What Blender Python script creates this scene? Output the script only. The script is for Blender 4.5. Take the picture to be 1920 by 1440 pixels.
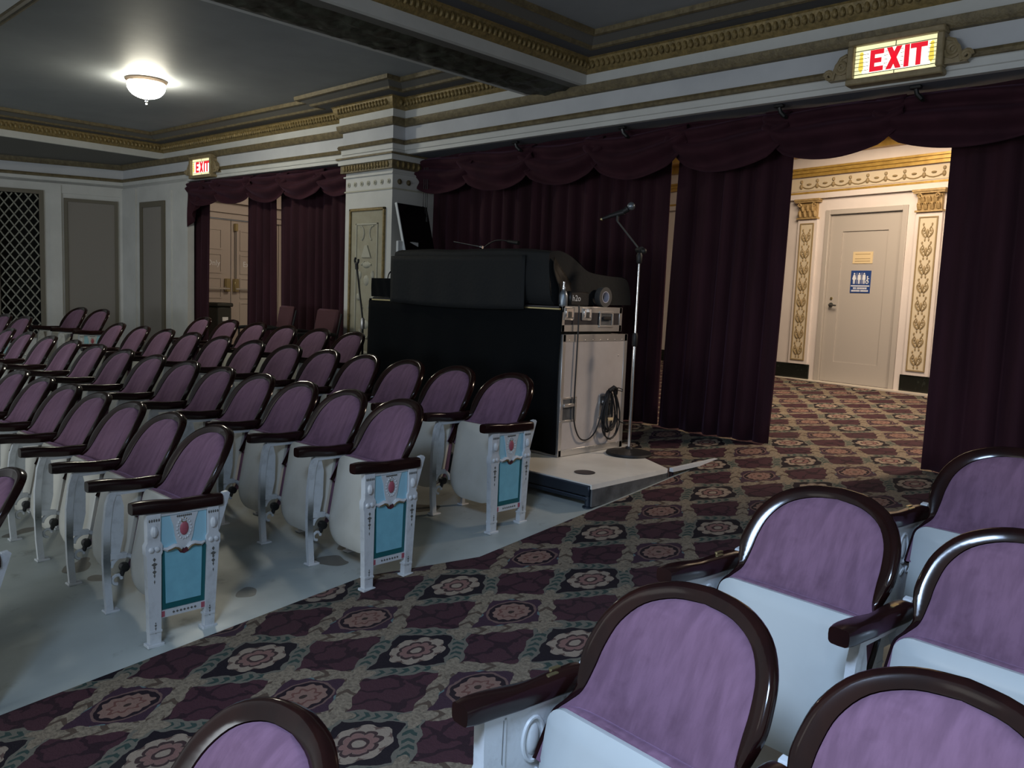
import bpy, math, random
from math import sin, cos, pi, sqrt, radians, atan2
from mathutils import Vector, Matrix, noise
random.seed(7)
for o in list(bpy.data.objects):
    bpy.data.objects.remove(o, do_unlink=True)
scn = bpy.context.scene
COL = scn.collection
# ------------------------------------------------------------------ camera
CAMZ = 1.6
cam_d = bpy.data.cameras.new('camera')
cam_d.sensor_fit = 'HORIZONTAL'; cam_d.sensor_width = 36.0
cam_d.lens = 36.0 * 1560 / 1920
cam_d.clip_start = 0.02; cam_d.clip_end = 100
cam = bpy.data.objects.new('camera', cam_d); COL.objects.link(cam)
_y, _p, _r = radians(43.836), radians(6.008), radians(-2.262)
_F = Vector((-sin(_y) * cos(_p), cos(_y) * cos(_p), -sin(_p)))
_R = Vector((cos(_y), sin(_y), 0)); _D = _F.cross(_R)
_R2 = cos(_r) * _R + sin(_r) * _D; _D2 = -sin(_r) * _R + cos(_r) * _D
m = Matrix.Identity(4)
for i in range(3):
    m[i][0] = _R2[i]; m[i][1] = -_D2[i]; m[i][2] = -_F[i]
m[2][3] = CAMZ
cam.matrix_world = m
scn.camera = cam
# ------------------------------------------------------------------ world, lamps, exposure
w = bpy.data.worlds.new('auditorium_air'); scn.world = w; w.use_nodes = True
w.node_tree.nodes['Background'].inputs[0].default_value = (0.68, 0.73, 0.76, 1)
w.node_tree.nodes['Background'].inputs[1].default_value = 0.56
vs = scn.view_settings
vs.view_transform = 'Standard'; vs.look = 'None'; vs.gamma = 1.0; vs.use_curve_mapping = False
vs.exposure = 0.0


def area(name, loc, target, size, power, color, sy=None):
    L = bpy.data.lights.new(name, 'AREA'); L.energy = power; L.color = color
    L.shape = 'RECTANGLE'; L.size = size; L.size_y = sy or size
    o = bpy.data.objects.new(name, L); COL.objects.link(o)
    o.location = loc
    o.rotation_euler = (Vector(target) - Vector(loc)).to_track_quat('-Z', 'Y').to_euler()
    return o


area('stage_light', (-4.2, -5.6, 5.6), (-3.2, 3, .6), 2.4, 14, (1.0, 0.97, 0.90), 1.6)
area('ceiling_fill', (-3.4, -8.0, 1.3), (-3.0, 4, 2.6), 4.0, 215, (0.86, 0.94, 1.0), 1.6)  # added fill lamp, low and out of view, brightens ceiling, fascia and seat fronts
hl_ = area('house_light', (-.35, -.95, 3.55), (-.75, 1.55, .7), .9, 52, (0.52, 0.70, 1.0), .7)
hl_.data.spread = radians(92)
area('lobby_lamp', (-1.15, 7.35, 3.5), (-2.2, 7.2, .5), .55, 100, (1.0, 0.79, 0.60))
area('lobby_hall_lamp', (-3.6, 8.4, 3.5), (-4.2, 9.3, .6), 1.1, 85, (1.0, 0.80, 0.60))
area('lobby_end_lamp', (-10.4, 7.3, 3.5), (-12.5, 6.6, 1.5), .8, 26, (1.0, 0.82, 0.64))


# ------------------------------------------------------------------ material helpers
class S:
    """a node socket with arithmetic"""
    def __init__(s, nt, sock): s.nt = nt; s.k = sock
    def op(s, o, b=None, c=None, rev=False):
        n = s.nt.nodes.new('ShaderNodeMath'); n.operation = o
        args = [s, b, c]
        if rev: args = [b, s, c]
        for i, a in enumerate(args):
            if a is None: continue
            if isinstance(a, S): s.nt.links.new(a.k, n.inputs[i])
            else: n.inputs[i].default_value = a
        return S(s.nt, n.outputs[0])
    def __add__(s, b): return s.op('ADD', b)
    __radd__ = __add__
    def __sub__(s, b): return s.op('SUBTRACT', b)
    def __rsub__(s, b): return s.op('SUBTRACT', b, rev=True)
    def __mul__(s, b): return s.op('MULTIPLY', b)
    __rmul__ = __mul__
    def __truediv__(s, b): return s.op('DIVIDE', b)
    def __lt__(s, b): return s.op('LESS_THAN', b)
    def __gt__(s, b): return s.op('GREATER_THAN', b)
    def abs(s): return s.op('ABSOLUTE')
    def sin(s): return s.op('SINE')
    def cos(s): return s.op('COSINE')
    def rnd(s): return s.op('ROUND')
    def sqrt(s): return s.op('SQRT')
    def atan2(s, b): return s.op('ARCTAN2', b)
    def max(s, b): return s.op('MAXIMUM', b)
    def min(s, b): return s.op('MINIMUM', b)


def mixc(nt, fac, a, b):
    n = nt.nodes.new('ShaderNodeMix'); n.data_type = 'RGBA'
    if isinstance(fac, S): nt.links.new(fac.k, n.inputs['Factor'])
    else: n.inputs['Factor'].default_value = fac
    for key, v in ((6, a), (7, b)):
        if isinstance(v, tuple): n.inputs[key].default_value = (*v[:3], 1)
        else: nt.links.new(v, n.inputs[key])
    return n.outputs[2]


def newmat(name):
    mt = bpy.data.materials.new(name); mt.use_nodes = True
    return mt, mt.node_tree, mt.node_tree.nodes['Principled BSDF']


def texc(nt, kind='Object', scale=(1, 1, 1)):
    tc = nt.nodes.new('ShaderNodeTexCoord'); mp = nt.nodes.new('ShaderNodeMapping')
    mp.inputs['Scale'].default_value = scale
    nt.links.new(tc.outputs[kind], mp.inputs[0]); return mp.outputs[0]


def noise_s(nt, vec, scale, detail=3, rough=.5):
    n = nt.nodes.new('ShaderNodeTexNoise'); n.inputs['Scale'].default_value = scale
    n.inputs['Detail'].default_value = detail; n.inputs['Roughness'].default_value = rough
    nt.links.new(vec, n.inputs['Vector']); return S(nt, n.outputs['Fac'])


def ramp(nt, s, p0, p1):
    n = nt.nodes.new('ShaderNodeMapRange'); n.inputs[1].default_value = p0; n.inputs[2].default_value = p1
    nt.links.new(s.k, n.inputs[0]); return S(nt, n.outputs[0])


def bump(nt, bs, s, strength=.3, dist=.01):
    b = nt.nodes.new('ShaderNodeBump'); b.inputs['Strength'].default_value = strength
    b.inputs['Distance'].default_value = dist
    nt.links.new(s.k, b.inputs['Height']); nt.links.new(b.outputs[0], bs.inputs['Normal'])


def mat(name, c, rough=.5, metal=0.0, var=None, vscale=4.0, stretch=(1, 1, 1), bmp=0.0, bscale=60.0, bdist=.004,
        sheen=0.0, coat=0.0, p=(.35, .65), emit=None, estr=0.0, trans=0.0, kind='Object', spec=None):
    mt, nt, bs = newmat(name)
    bs.inputs['Base Color'].default_value = (*c, 1)
    bs.inputs['Roughness'].default_value = rough; bs.inputs['Metallic'].default_value = metal
    if spec is not None: bs.inputs['Specular IOR Level'].default_value = spec
    v = None
    if var or bmp: v = texc(nt, kind, stretch)
    if var:
        f = ramp(nt, noise_s(nt, v, vscale, 4, .6), *p)
        nt.links.new(mixc(nt, f, c, var), bs.inputs['Base Color'])
    if bmp: bump(nt, bs, noise_s(nt, v, bscale, 3), bmp, bdist)
    if sheen:
        bs.inputs['Sheen Weight'].default_value = sheen; bs.inputs['Sheen Roughness'].default_value = .4
        bs.inputs['Sheen Tint'].default_value = (min(1, c[0] * 4 + .2), min(1, c[1] * 4 + .15), min(1, c[2] * 4 + .25), 1)
    if coat: bs.inputs['Coat Weight'].default_value = coat; bs.inputs['Coat Roughness'].default_value = .06
    if emit: bs.inputs['Emission Color'].default_value = (*emit, 1); bs.inputs['Emission Strength'].default_value = estr
    if trans: bs.inputs['Transmission Weight'].default_value = trans
    return mt


def carpet_material():
    mt, nt, bs = newmat('patterned_carpet')
    g = nt.nodes.new('ShaderNodeNewGeometry')
    sep = nt.nodes.new('ShaderNodeSeparateXYZ'); nt.links.new(g.outputs['Position'], sep.inputs[0])
    X = S(nt, sep.outputs[0]); Y = S(nt, sep.outputs[1])
    n1 = noise_s(nt, g.outputs['Position'], 14, 2); n2 = noise_s(nt, g.outputs['Position'], 17, 2)
    fine = noise_s(nt, g.outputs['Position'], 70, 3, .7); big = noise_s(nt, g.outputs['Position'], 1.3, 3)
    X = X + 2.541 + (n1 - .5) * .035; Y = Y - 2.14 + (n2 - .5) * .035
    a, b, c, d = .456, -.351, .47, .538
    det = a * d - b * c
    P = X * (d / det) + Y * (-b / det); Q = X * (-c / det) + Y * (a / det)
    fp = P - P.rnd(); fq = Q - Q.rnd()
    cp = fp.abs(); cq = fq.abs()
    wob_p = (Q * (2 * pi)).sin() * .022; wob_q = (P * (2 * pi)).sin() * .022
    sp = (cp - .255 + wob_p).abs(); sq = (cq - .255 + wob_q).abs()
    inA_p = cp < .235; inA_q = cq < .235
    # field colours
    r = (fp * fp + fq * fq).sqrt(); th = fp.atan2(fq)
    pet = (th * 8).cos()
    rose_edge = r - ((th * 4).cos().abs().sqrt() * .036 + .140)
    rose_in = r - ((th * 4).sin().abs().sqrt() * .026 + .084)
    rose_core = r - .045
    black = (.013, .010, .014); cream = (.27, .215, .165); shade = (.115, .075, .062); rose = (.20, .11, .095)
    colA = mixc(nt, rose_edge < 0, black, cream)
    colA = mixc(nt, (rose_edge.abs() < .012).min(r < .16), colA, shade)
    colA = mixc(nt, rose_in.abs() < .011, colA, (.05, .03, .03))
    colA = mixc(nt, rose_in < -.012, colA, rose)
    colA = mixc(nt, rose_core.abs() < .009, colA, (.05, .03, .03))
    colA = mixc(nt, rose_core < -.01, colA, cream)
    gp = .5 - cp; gq = .5 - cq
    r2 = (gp * gp + gq * gq).sqrt(); th2 = (fp - fp.op('SIGN') * .5).atan2(fq - fq.op('SIGN') * .5)
    e2 = r2 - ((th2 * 12).cos() * .008 + .128)
    purple = (.045, .024, .036)
    colB = mixc(nt, (r2 - .165).abs() < .008, purple, (.14, .085, .075))
    colB = mixc(nt, r2 < .157, colB, (.018, .012, .016))
    colB = mixc(nt, e2 < 0, colB, (.205, .125, .10))
    colB = mixc(nt, (r2 - .075 + (th2 * 8).cos() * .012).abs() < .009, colB, (.13, .06, .05))
    colB = mixc(nt, r2 < .022, colB, (.045, .03, .025))
    sq1 = ((gp - .205 + (Q * 70).sin() * .008).abs() < .009).max((gq - .205 + (P * 70).sin() * .008).abs() < .009)
    colB = mixc(nt, sq1.min((gp < .07).max(gq < .07)).min(r2 > .17), colB, (.10, .15, .15))
    swirl = ((P * 21).sin() + (Q * 24).cos() + (n1 - .5) * 5).abs() < .42
    colM = mixc(nt, swirl, (.056, .024, .031), (.028, .014, .019))
    col = mixc(nt, inA_p, colB, colM)
    cm2 = mixc(nt, inA_p, colM, colA)
    col = mixc(nt, inA_q, col, cm2)
    # straps
    beige = mixc(nt, ramp(nt, fine, .3, .62), (.11, .088, .066), (.245, .20, .145))
    lobes_p = ((Q * 38 + sp * 42).sin() > .72); lobes_q = ((P * 38 + sq * 42).sin() > .72)
    bp_ = mixc(nt, lobes_p, beige, (.085, .06, .045)); bq_ = mixc(nt, lobes_q, beige, (.085, .06, .045))
    leaf_p = ((Q * 95 + sp * 75).sin() > .1).min(sp < .034); leaf_q = ((P * 95 + sq * 75).sin() > .1).min(sq < .034)
    gp_ = mixc(nt, leaf_p, (.135, .125, .10), (.035, .058, .050)); gq_ = mixc(nt, leaf_q, (.135, .125, .10), (.035, .058, .050))
    stp = mixc(nt, inA_q, bp_, gp_); stq = mixc(nt, inA_p, bq_, gq_)
    wid_p = .053 + (Q * 38).sin() * .009; wid_q = .053 + (P * 38).sin() * .009
    mq = sq < wid_q; mp = sp < wid_p
    col = mixc(nt, mq, col, stq)
    col = mixc(nt, mp, col, stp)
    cross = (sp * sp + sq * sq).sqrt() - ((sp.atan2(sq) * 4).cos() * .030 + .088 + (n2 - .5) * .05)
    col = mixc(nt, cross < 0, col, beige)
    col = mixc(nt, ramp(nt, big, .35, .75) * .25, col, (.05, .04, .035))
    nt.links.new(col, bs.inputs['Base Color'])
    bs.inputs['Roughness'].default_value = .95; bs.inputs['Specular IOR Level'].default_value = .1
    bump(nt, bs, fine, .5, .006)
    return mt


def concrete_material():
    mt, nt, bs = newmat('painted_concrete')
    v = texc(nt)
    n1 = noise_s(nt, v, 1.1, 4, .55); n2 = noise_s(nt, v, 5, 4, .65); n3 = noise_s(nt, v, 2.3, 2, .4)
    col = mixc(nt, ramp(nt, n1, .38, .62), (.43, .475, .455), (.30, .335, .32))
    col = mixc(nt, ramp(nt, n2, .60, .75) * .5, col, (.115, .10, .08))
    col = mixc(nt, (n3 > .70) * .8, col, (.085, .075, .058))
    nt.links.new(col, bs.inputs['Base Color'])
    rr = ramp(nt, n2, .3, .7) * .2 + .32
    nt.links.new(rr.k, bs.inputs['Roughness'])
    bump(nt, bs, n2, .15, .01)
    return mt


def velvet(name, a, b, c):
    mt, nt, bs = newmat(name)
    v = texc(nt, 'Object', (1, .25, .22)); v2 = texc(nt)
    s1 = noise_s(nt, v, 34, 3, .6); s2 = noise_s(nt, v2, 7, 4, .6)
    oi = nt.nodes.new('ShaderNodeObjectInfo')
    col = mixc(nt, ramp(nt, s1, .38, .66), a, b)
    col = mixc(nt, ramp(nt, s2, .55, .72) * .55, col, c)
    f = S(nt, oi.outputs['Random']) * .22
    col = mixc(nt, f, col, c)
    nt.links.new(col, bs.inputs['Base Color'])
    bs.inputs['Roughness'].default_value = .85; bs.inputs['Specular IOR Level'].default_value = .15
    bs.inputs['Sheen Weight'].default_value = .55; bs.inputs['Sheen Roughness'].default_value = .35
    bs.inputs['Sheen Tint'].default_value = (.62, .42, .70, 1)
    bump(nt, bs, noise_s(nt, v2, 220, 2), .25, .002)
    return mt


M = {}
M['carpet'] = carpet_material()
M['concrete'] = concrete_material()
M['velvet'] = velvet('purple_velvet', (.190, .106, .162), (.138, .076, .117), (.070, .036, .057))
M['mahogany'] = mat('mahogany', (.016, .005, .004), .13, var=(.009, .003, .003), vscale=9, stretch=(1, 1, .2), spec=.34)
M['arm_wood'] = mat('dark_arm_wood', (.013, .005, .005), .20, var=(.02, .006, .005), vscale=12, stretch=(1, .2, 1), spec=.35)
M['enamel'] = mat('cream_enamel', (.56, .55, .49), .26, var=(.46, .445, .38), vscale=3, p=(.45, .75), coat=.25)
M['enamel_cool'] = mat('white_enamel', (.45, .48, .475), .24, var=(.40, .42, .415), vscale=3, p=(.45, .75), coat=.25)
M['post'] = mat('white_painted_iron', (.55, .58, .60), .38, var=(.40, .42, .43), vscale=18, p=(.5, .8), bmp=.2, bscale=90)
M['relief'] = mat('white_cast_relief', (.54, .57, .59), .40)
M['hinge'] = mat('black_iron', (.012, .012, .012), .35)
M['iron'] = mat('grey_iron', (.10, .10, .095), .5, metal=.6)
M['blue'] = mat('sky_blue_paint', (.19, .47, .57), .5, var=(.17, .42, .52), vscale=20)
M['pale_blue'] = mat('pale_blue_paint', (.30, .55, .66), .5)
M['teal'] = mat('dark_teal_paint', (.006, .10, .11), .45)
M['pink'] = mat('rose_pink_paint', (.36, .09, .12), .4)
M['gilt'] = mat('dull_gilt', (.20, .135, .055), .5, metal=.25)
M['umber'] = mat('painted_ornament_umber', (.10, .10, .09), .6)
M['maroon'] = mat('maroon_paint', (.09, .02, .03), .5)
M['brass'] = mat('brass', (.55, .47, .25), .3, metal=.9)
M['chrome'] = mat('chrome', (.75, .76, .78), .12, metal=1)
M['alu'] = mat('aluminium', (.62, .60, .57), .35, metal=.75)
M['plaster'] = mat('white_plaster', (.58, .585, .575), .6, var=(.51, .515, .505), vscale=2.2, bmp=.08, bscale=25)
M['plaster_grey'] = mat('grey_plaster', (.53, .545, .58), .65, var=(.47, .485, .52), vscale=2.2)
M['soffit'] = mat('blue_grey_soffit', (.14, .155, .19), .7)
M['ceiling'] = mat('slate_grey_ceiling', (.30, .32, .345), .6, var=(.26, .28, .30), vscale=1.5)
M['cove'] = mat('dark_slate_cove', (.085, .09, .105), .6)
M['cove_grey'] = mat('grey_brown_cove', (.13, .125, .115), .6)
M['gold'] = mat('old_gold_moulding', (.30, .215, .085), .5, metal=.15, var=(.17, .125, .05), vscale=26, bmp=.5, bscale=55, bdist=.01)
M['gold_dark'] = mat('bronze_gold_moulding', (.185, .145, .075), .55, metal=.1, var=(.11, .085, .045), vscale=20, bmp=.5, bscale=50, bdist=.01)
M['foliage'] = mat('carved_green_bronze', (.058, .062, .045), .6, var=(.03, .024, .016), vscale=9, bmp=.4, bscale=30, bdist=.01)
M['panel_tan'] = mat('tan_panel_plaster', (.35, .33, .25), .65, var=(.30, .275, .20), vscale=8)
M['panel_relief'] = mat('cream_relief_plaster', (.41, .40, .33), .6)
M['wall_panel'] = mat('taupe_fabric_panel', (.245, .225, .205), .9, bmp=.2, bscale=200)
M['wall_moulding'] = mat('bronze_wall_moulding', (.13, .115, .085), .6)
M['curtain'] = mat('burgundy_velvet', (.038, .0125, .019), .85, var=(.023, .008, .012), vscale=6, stretch=(1, 1, .12), sheen=.25, bmp=.15, bscale=150, spec=.15)
M['swag'] = mat('burgundy_swag_velvet', (.042, .013, .020), .85, var=(.028, .009, .014), vscale=5, sheen=.25, spec=.15)
M['lobby_wall'] = mat('cream_lobby_plaster', (.68, .62, .58), .6, var=(.62, .56, .52), vscale=2)
M['lobby_gold'] = mat('bright_gilt', (.55, .36, .09), .38, metal=.35, var=(.42, .26, .06), vscale=14)
M['lobby_relief'] = mat('cream_ornament_ground', (.58, .50, .36), .6)
M['lobby_orn'] = mat('gilded_ornament', (.27, .20, .10), .55)
M['capital_gold'] = mat('antique_gilt', (.44, .31, .14), .5, metal=.15, var=(.30, .20, .08), vscale=30)
M['baseboard'] = mat('black_marble', (.010, .012, .010), .15, var=(.03, .035, .03), vscale=12, p=(.6, .75))
M['threshold'] = mat('pale_threshold', (.55, .50, .42), .5)
M['door'] = mat('taupe_door_paint', (.42, .385, .345), .5)
M['door2'] = mat('grey_beige_door_paint', (.40, .35, .31), .5)
M['sign_blue'] = mat('blue_sign_plastic', (.02, .055, .20), .4)
M['sign_white'] = mat('white_print', (.72, .74, .76), .5)
M['notice'] = mat('cream_notice_paper', (.66, .52, .30), .6)
M['black_cloth'] = mat('black_drape_cloth', (.0045, .0055, .0065), .95, bmp=.3, bscale=120, spec=.1)
M['black_cover'] = mat('black_dust_cover', (.010, .0115, .013), .75, bmp=.25, bscale=30, bdist=.01, spec=.25)
M['black_plastic'] = mat('black_plastic', (.012, .012, .012), .4)
M['film'] = mat('brownish_plastic_film', (.020, .016, .012), .55, var=(.012, .010, .008), vscale=14, spec=.2)
M['rubber'] = mat('black_rubber', (.009, .009, .010), .55)
M['case_panel'] = mat('pinkish_grey_laminate', (.50, .46, .44), .55, var=(.45, .41, .39), vscale=5)
M['case_dark'] = mat('dark_laminate', (.030, .026, .030), .5)
M['deck'] = mat('white_deck_laminate', (.80, .78, .72), .35, var=(.70, .68, .62), vscale=4)
M['steel_blue'] = mat('blue_black_steel', (.030, .042, .060), .4, metal=.5)
M['fascia_grey'] = mat('worn_grey_metal', (.16, .17, .18), .5, metal=.4, var=(.08, .085, .09), vscale=9)
M['box'] = mat('brown_cardboard', (.16, .11, .075), .8)
M['tape_core'] = mat('pale_tape_core', (.45, .46, .55), .6)
M['tape'] = mat('gaffer_tape', (.075, .073, .070), .6)
M['white_plastic'] = mat('white_plastic_edge', (.60, .63, .66), .4)
M['screen'] = mat('dark_screen', (.006, .006, .007), .15)
M['mesh_grey'] = mat('grey_wire_mesh', (.22, .25, .28), .35, metal=.7)
M['seat_maroon'] = mat('dark_maroon_upholstery', (.060, .018, .024), .85, sheen=.2)
M['bin'] = mat('dark_green_black_bin', (.022, .024, .020), .5)
M['lamp_glass'] = mat('lit_opal_glass', (.9, .88, .8), .4, emit=(1.0, .95, .76), estr=78)
M['lamp_metal'] = mat('aged_lamp_bronze', (.16, .12, .09), .4, metal=.6)
M['glass_cream'] = mat('lit_cream_stained_glass', (.5, .5, .35), .3, emit=(.95, .93, .52), estr=.95)
M['glass_white'] = mat('lit_white_stained_glass', (.6, .6, .5), .3, emit=(1.0, .98, .78), estr=1.9)
M['glass_red'] = mat('lit_red_stained_glass', (.4, .01, .02), .3, emit=(1.0, .012, .035), estr=.75)
M['glass_amber'] = mat('lit_amber_stained_glass', (.5, .4, .05), .3, emit=(1.0, .72, .10), estr=.95)
M['lead'] = mat('lead_came', (.05, .05, .03), .5)
M['lattice'] = mat('gilded_grey_lattice', (.26, .26, .22), .55)
M['void'] = mat('black_duct_interior', (.006, .006, .006), .9)
M['sign_frame'] = mat('tan_gilt_sign_frame', (.30, .235, .135), .5, var=(.22, .17, .09), vscale=20, bmp=.4, bscale=60)


# ------------------------------------------------------------------ mesh builder
class MB:
    def __init__(s): s.v = []; s.f = []
    def add(s, vs_, fs):
        b = len(s.v); s.v += [tuple(p) for p in vs_]; s.f += [tuple(b + i for i in f) for f in fs]; return s
    def box(s, x0, x1, y0, y1, z0, z1, mtx=None):
        vs_ = [(x, y, z) for z in (z0, z1) for y in (y0, y1) for x in (x0, x1)]
        if mtx is not None: vs_ = [tuple(mtx @ Vector(p)) for p in vs_]
        return s.add(vs_, [(0, 2, 3, 1), (4, 5, 7, 6), (0, 1, 5, 4), (2, 6, 7, 3), (0, 4, 6, 2), (1, 3, 7, 5)])
    def bev(s, x0, x1, y0, y1, z0, z1, b=.004, mtx=None):
        """box with chamfered edges"""
        vs_ = []; idx = {}
        for sx in (0, 1):
            for sy in (0, 1):
                for sz in (0, 1):
                    c = ((x0, x1)[sx], (y0, y1)[sy], (z0, z1)[sz]); d = [b if q == 0 else -b for q in (sx, sy, sz)]
                    for ax in range(3):
                        p = [c[i] + (d[i] if i != ax else 0) for i in range(3)]
                        # vertex lying on the face of axis ax
                        idx[(sx, sy, sz, ax)] = len(vs_); vs_.append(tuple(p))
        fs = []
        for ax in range(3):
            o = [i for i in range(3) if i != ax]
            for sgn in (0, 1):
                q = []
                for a, bb in ((0, 0), (1, 0), (1, 1), (0, 1)):
                    k = [0, 0, 0]; k[ax] = sgn; k[o[0]] = a; k[o[1]] = bb; q.append(idx[(*k, ax)])
                fs.append(tuple(q))
        for ax in range(3):
            o = [i for i in range(3) if i != ax]
            for a in (0, 1):
                for bb in (0, 1):
                    k0 = [0, 0, 0]; k1 = [0, 0, 0]; k0[o[0]] = k1[o[0]] = a; k0[o[1]] = k1[o[1]] = bb; k1[ax] = 1
                    fs.append((idx[(*k0, o[0])], idx[(*k1, o[0])], idx[(*k1, o[1])], idx[(*k0, o[1])]))
        for sx in (0, 1):
            for sy in (0, 1):
                for sz in (0, 1): fs.append(tuple(idx[(sx, sy, sz, a)] for a in range(3)))
        if mtx is not None: vs_ = [tuple(mtx @ Vector(p)) for p in vs_]
        return s.add(vs_, fs)
    def tube(s, pts, r, n=8, cap=True):
        pts = [Vector(p) for p in pts]; rs = r if isinstance(r, (list, tuple)) else [r] * len(pts)
        rings = []; up = None
        for i, p in enumerate(pts):
            t = (pts[min(i + 1, len(pts) - 1)] - pts[max(i - 1, 0)])
            if t.length < 1e-9: t = Vector((0, 0, 1))
            t.normalize()
            if up is None: up = Vector((0, 0, 1)) if abs(t.z) < .9 else Vector((1, 0, 0))
            a = t.cross(up)
            if a.length < 1e-6: a = t.cross(Vector((1, 0, 0)))
            a.normalize(); b2 = t.cross(a).normalized(); up = -b2 if b2.dot(up) < 0 else b2
            rings.append([p + rs[i] * (cos(2 * pi * k / n) * a + sin(2 * pi * k / n) * b2) for k in range(n)])
        vs_ = [q for rg in rings for q in rg]; fs = []
        for i in range(len(pts) - 1):
            for k in range(n):
                fs.append((i * n + k, i * n + (k + 1) % n, (i + 1) * n + (k + 1) % n, (i + 1) * n + k))
        if cap: fs += [tuple(range(n - 1, -1, -1)), tuple((len(pts) - 1) * n + k for k in range(n))]
        return s.add(vs_, fs)
    def lathe(s, prof, n=20, c=(0, 0, 0), mtx=None):
        vs_ = []; fs = []
        for r, z in prof:
            for k in range(n): vs_.append(Vector((r * cos(2 * pi * k / n), r * sin(2 * pi * k / n), z)))
        for i in range(len(prof) - 1):
            for k in range(n): fs.append((i * n + k, i * n + (k + 1) % n, (i + 1) * n + (k + 1) % n, (i + 1) * n + k))
        fs += [tuple(range(n - 1, -1, -1)), tuple((len(prof) - 1) * n + k for k in range(n))]
        if mtx is not None: vs_ = [mtx @ p for p in vs_]
        vs_ = [p + Vector(c) for p in vs_]
        return s.add(vs_, fs)
    def prism(s, poly, lo, hi, ax=0, mtx=None):
        """poly: 2d outline; extruded along axis ax from lo to hi"""
        def mk(a, b, c): return {0: (c, a, b), 1: (a, c, b), 2: (a, b, c)}[ax]
        n = len(poly)
        vs_ = [mk(a, b, lo) for a, b in poly] + [mk(a, b, hi) for a, b in poly]
        if mtx is not None: vs_ = [tuple(mtx @ Vector(p)) for p in vs_]
        fs = [tuple(range(n - 1, -1, -1)), tuple(range(n, 2 * n))] + [(i, (i + 1) % n, n + (i + 1) % n, n + i) for i in range(n)]
        return s.add(vs_, fs)
    def grid(s, fn, nu, nv, wrap=False):
        vs_ = [fn(i / nu, j / nv) for j in range(nv + 1) for i in range(nu + 1)]
        fs = [(j * (nu + 1) + i, j * (nu + 1) + i + 1, (j + 1) * (nu + 1) + i + 1, (j + 1) * (nu + 1) + i) for j in range(nv) for i in range(nu)]
        return s.add(vs_, fs)
    def ball(s, c, rx, ry=None, rz=None, nu=8, nv=5):
        ry = ry or rx; rz = rz or rx
        vs_ = []; fs = []
        for j in range(nv + 1):
            ph = -pi / 2 + pi * j / nv
            for k in range(nu):
                t = 2 * pi * k / nu
                vs_.append((c[0] + rx * cos(ph) * cos(t), c[1] + ry * cos(ph) * sin(t), c[2] + rz * sin(ph)))
        for j in range(nv):
            for k in range(nu): fs.append((j * nu + k, j * nu + (k + 1) % nu, (j + 1) * nu + (k + 1) % nu, (j + 1) * nu + k))
        return s.add(vs_, fs)
    def sweep(s, path, prof, closed_path=False, close_prof=False):
        """profile [(offset towards left normal, z)] swept along a mitred 2-d path"""
        P = [Vector(p) for p in path]; n = len(P); offs = []
        for i in range(n):
            if closed_path: d0 = (P[i] - P[i - 1]).normalized(); d1 = (P[(i + 1) % n] - P[i]).normalized()
            else:
                d1 = (P[min(i + 1, n - 1)] - P[min(i, n - 2)]).normalized(); d0 = (P[max(i, 1)] - P[max(i - 1, 0)]).normalized()
            n0 = Vector((-d0.y, d0.x)); n1 = Vector((-d1.y, d1.x))
            offs.append((n0 + n1) / max(.2, 1 + n0.dot(n1)))
        m_ = len(prof)
        vs_ = [(P[i].x + offs[i].x * d, P[i].y + offs[i].y * d, z) for i in range(n) for d, z in prof]
        fs = []
        for i in range(n if closed_path else n - 1):
            j = (i + 1) % n
            for k in range(m_ if close_prof else m_ - 1):
                l = (k + 1) % m_
                fs.append((i * m_ + k, i * m_ + l, j * m_ + l, j * m_ + k))
        return s.add(vs_, fs)
    def mesh(s, name, mt, smooth=40):
        me = bpy.data.meshes.new(name); me.from_pydata(s.v, [], s.f); me.update()
        me.materials.append(M[mt] if isinstance(mt, str) else mt)
        import bmesh
        bm = bmesh.new(); bm.from_mesh(me)
        bmesh.ops.remove_doubles(bm, verts=bm.verts, dist=1e-5)
        bmesh.ops.recalc_face_normals(bm, faces=bm.faces); bm.to_mesh(me); bm.free()
        if smooth:
            me.shade_smooth(); me.set_sharp_from_angle(angle=radians(smooth))
        return me
    def build(s, name, mt, parent=None, smooth=40, **kw):
        return link(name, s.mesh(name, mt, smooth), parent, **kw)


def link(name, me, parent=None, loc=None, rotz=None, kind=None, label=None, cat=None, group=None):
    o = bpy.data.objects.new(name, me); COL.objects.link(o)
    if parent is not None: o.parent = parent
    if loc is not None: o.location = loc
    if rotz is not None: o.rotation_euler = (0, 0, rotz)
    if kind: o['kind'] = kind
    if label: o['label'] = label
    if cat: o['category'] = cat
    if group: o['group'] = group
    return o


def thing(name, label, cat, loc=(0, 0, 0), rotz=0, group=None, kind=None):
    return link(name, None, None, loc, rotz, kind, label, cat, group)


def text_mesh(txt, size, name, mt, ext=.0006):
    cu = bpy.data.curves.new(name, 'FONT'); cu.body = txt; cu.size = size; cu.extrude = ext
    cu.align_x = 'CENTER'; cu.align_y = 'CENTER'; cu.resolution_u = 3
    o = bpy.data.objects.new(name, cu); COL.objects.link(o)
    dg = bpy.context.evaluated_depsgraph_get(); dg.update()
    me = bpy.data.meshes.new_from_object(o.evaluated_get(dg))
    bpy.data.objects.remove(o, do_unlink=True); bpy.data.curves.remove(cu)
    me.materials.clear(); me.materials.append(M[mt]); me.name = name
    return me


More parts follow.
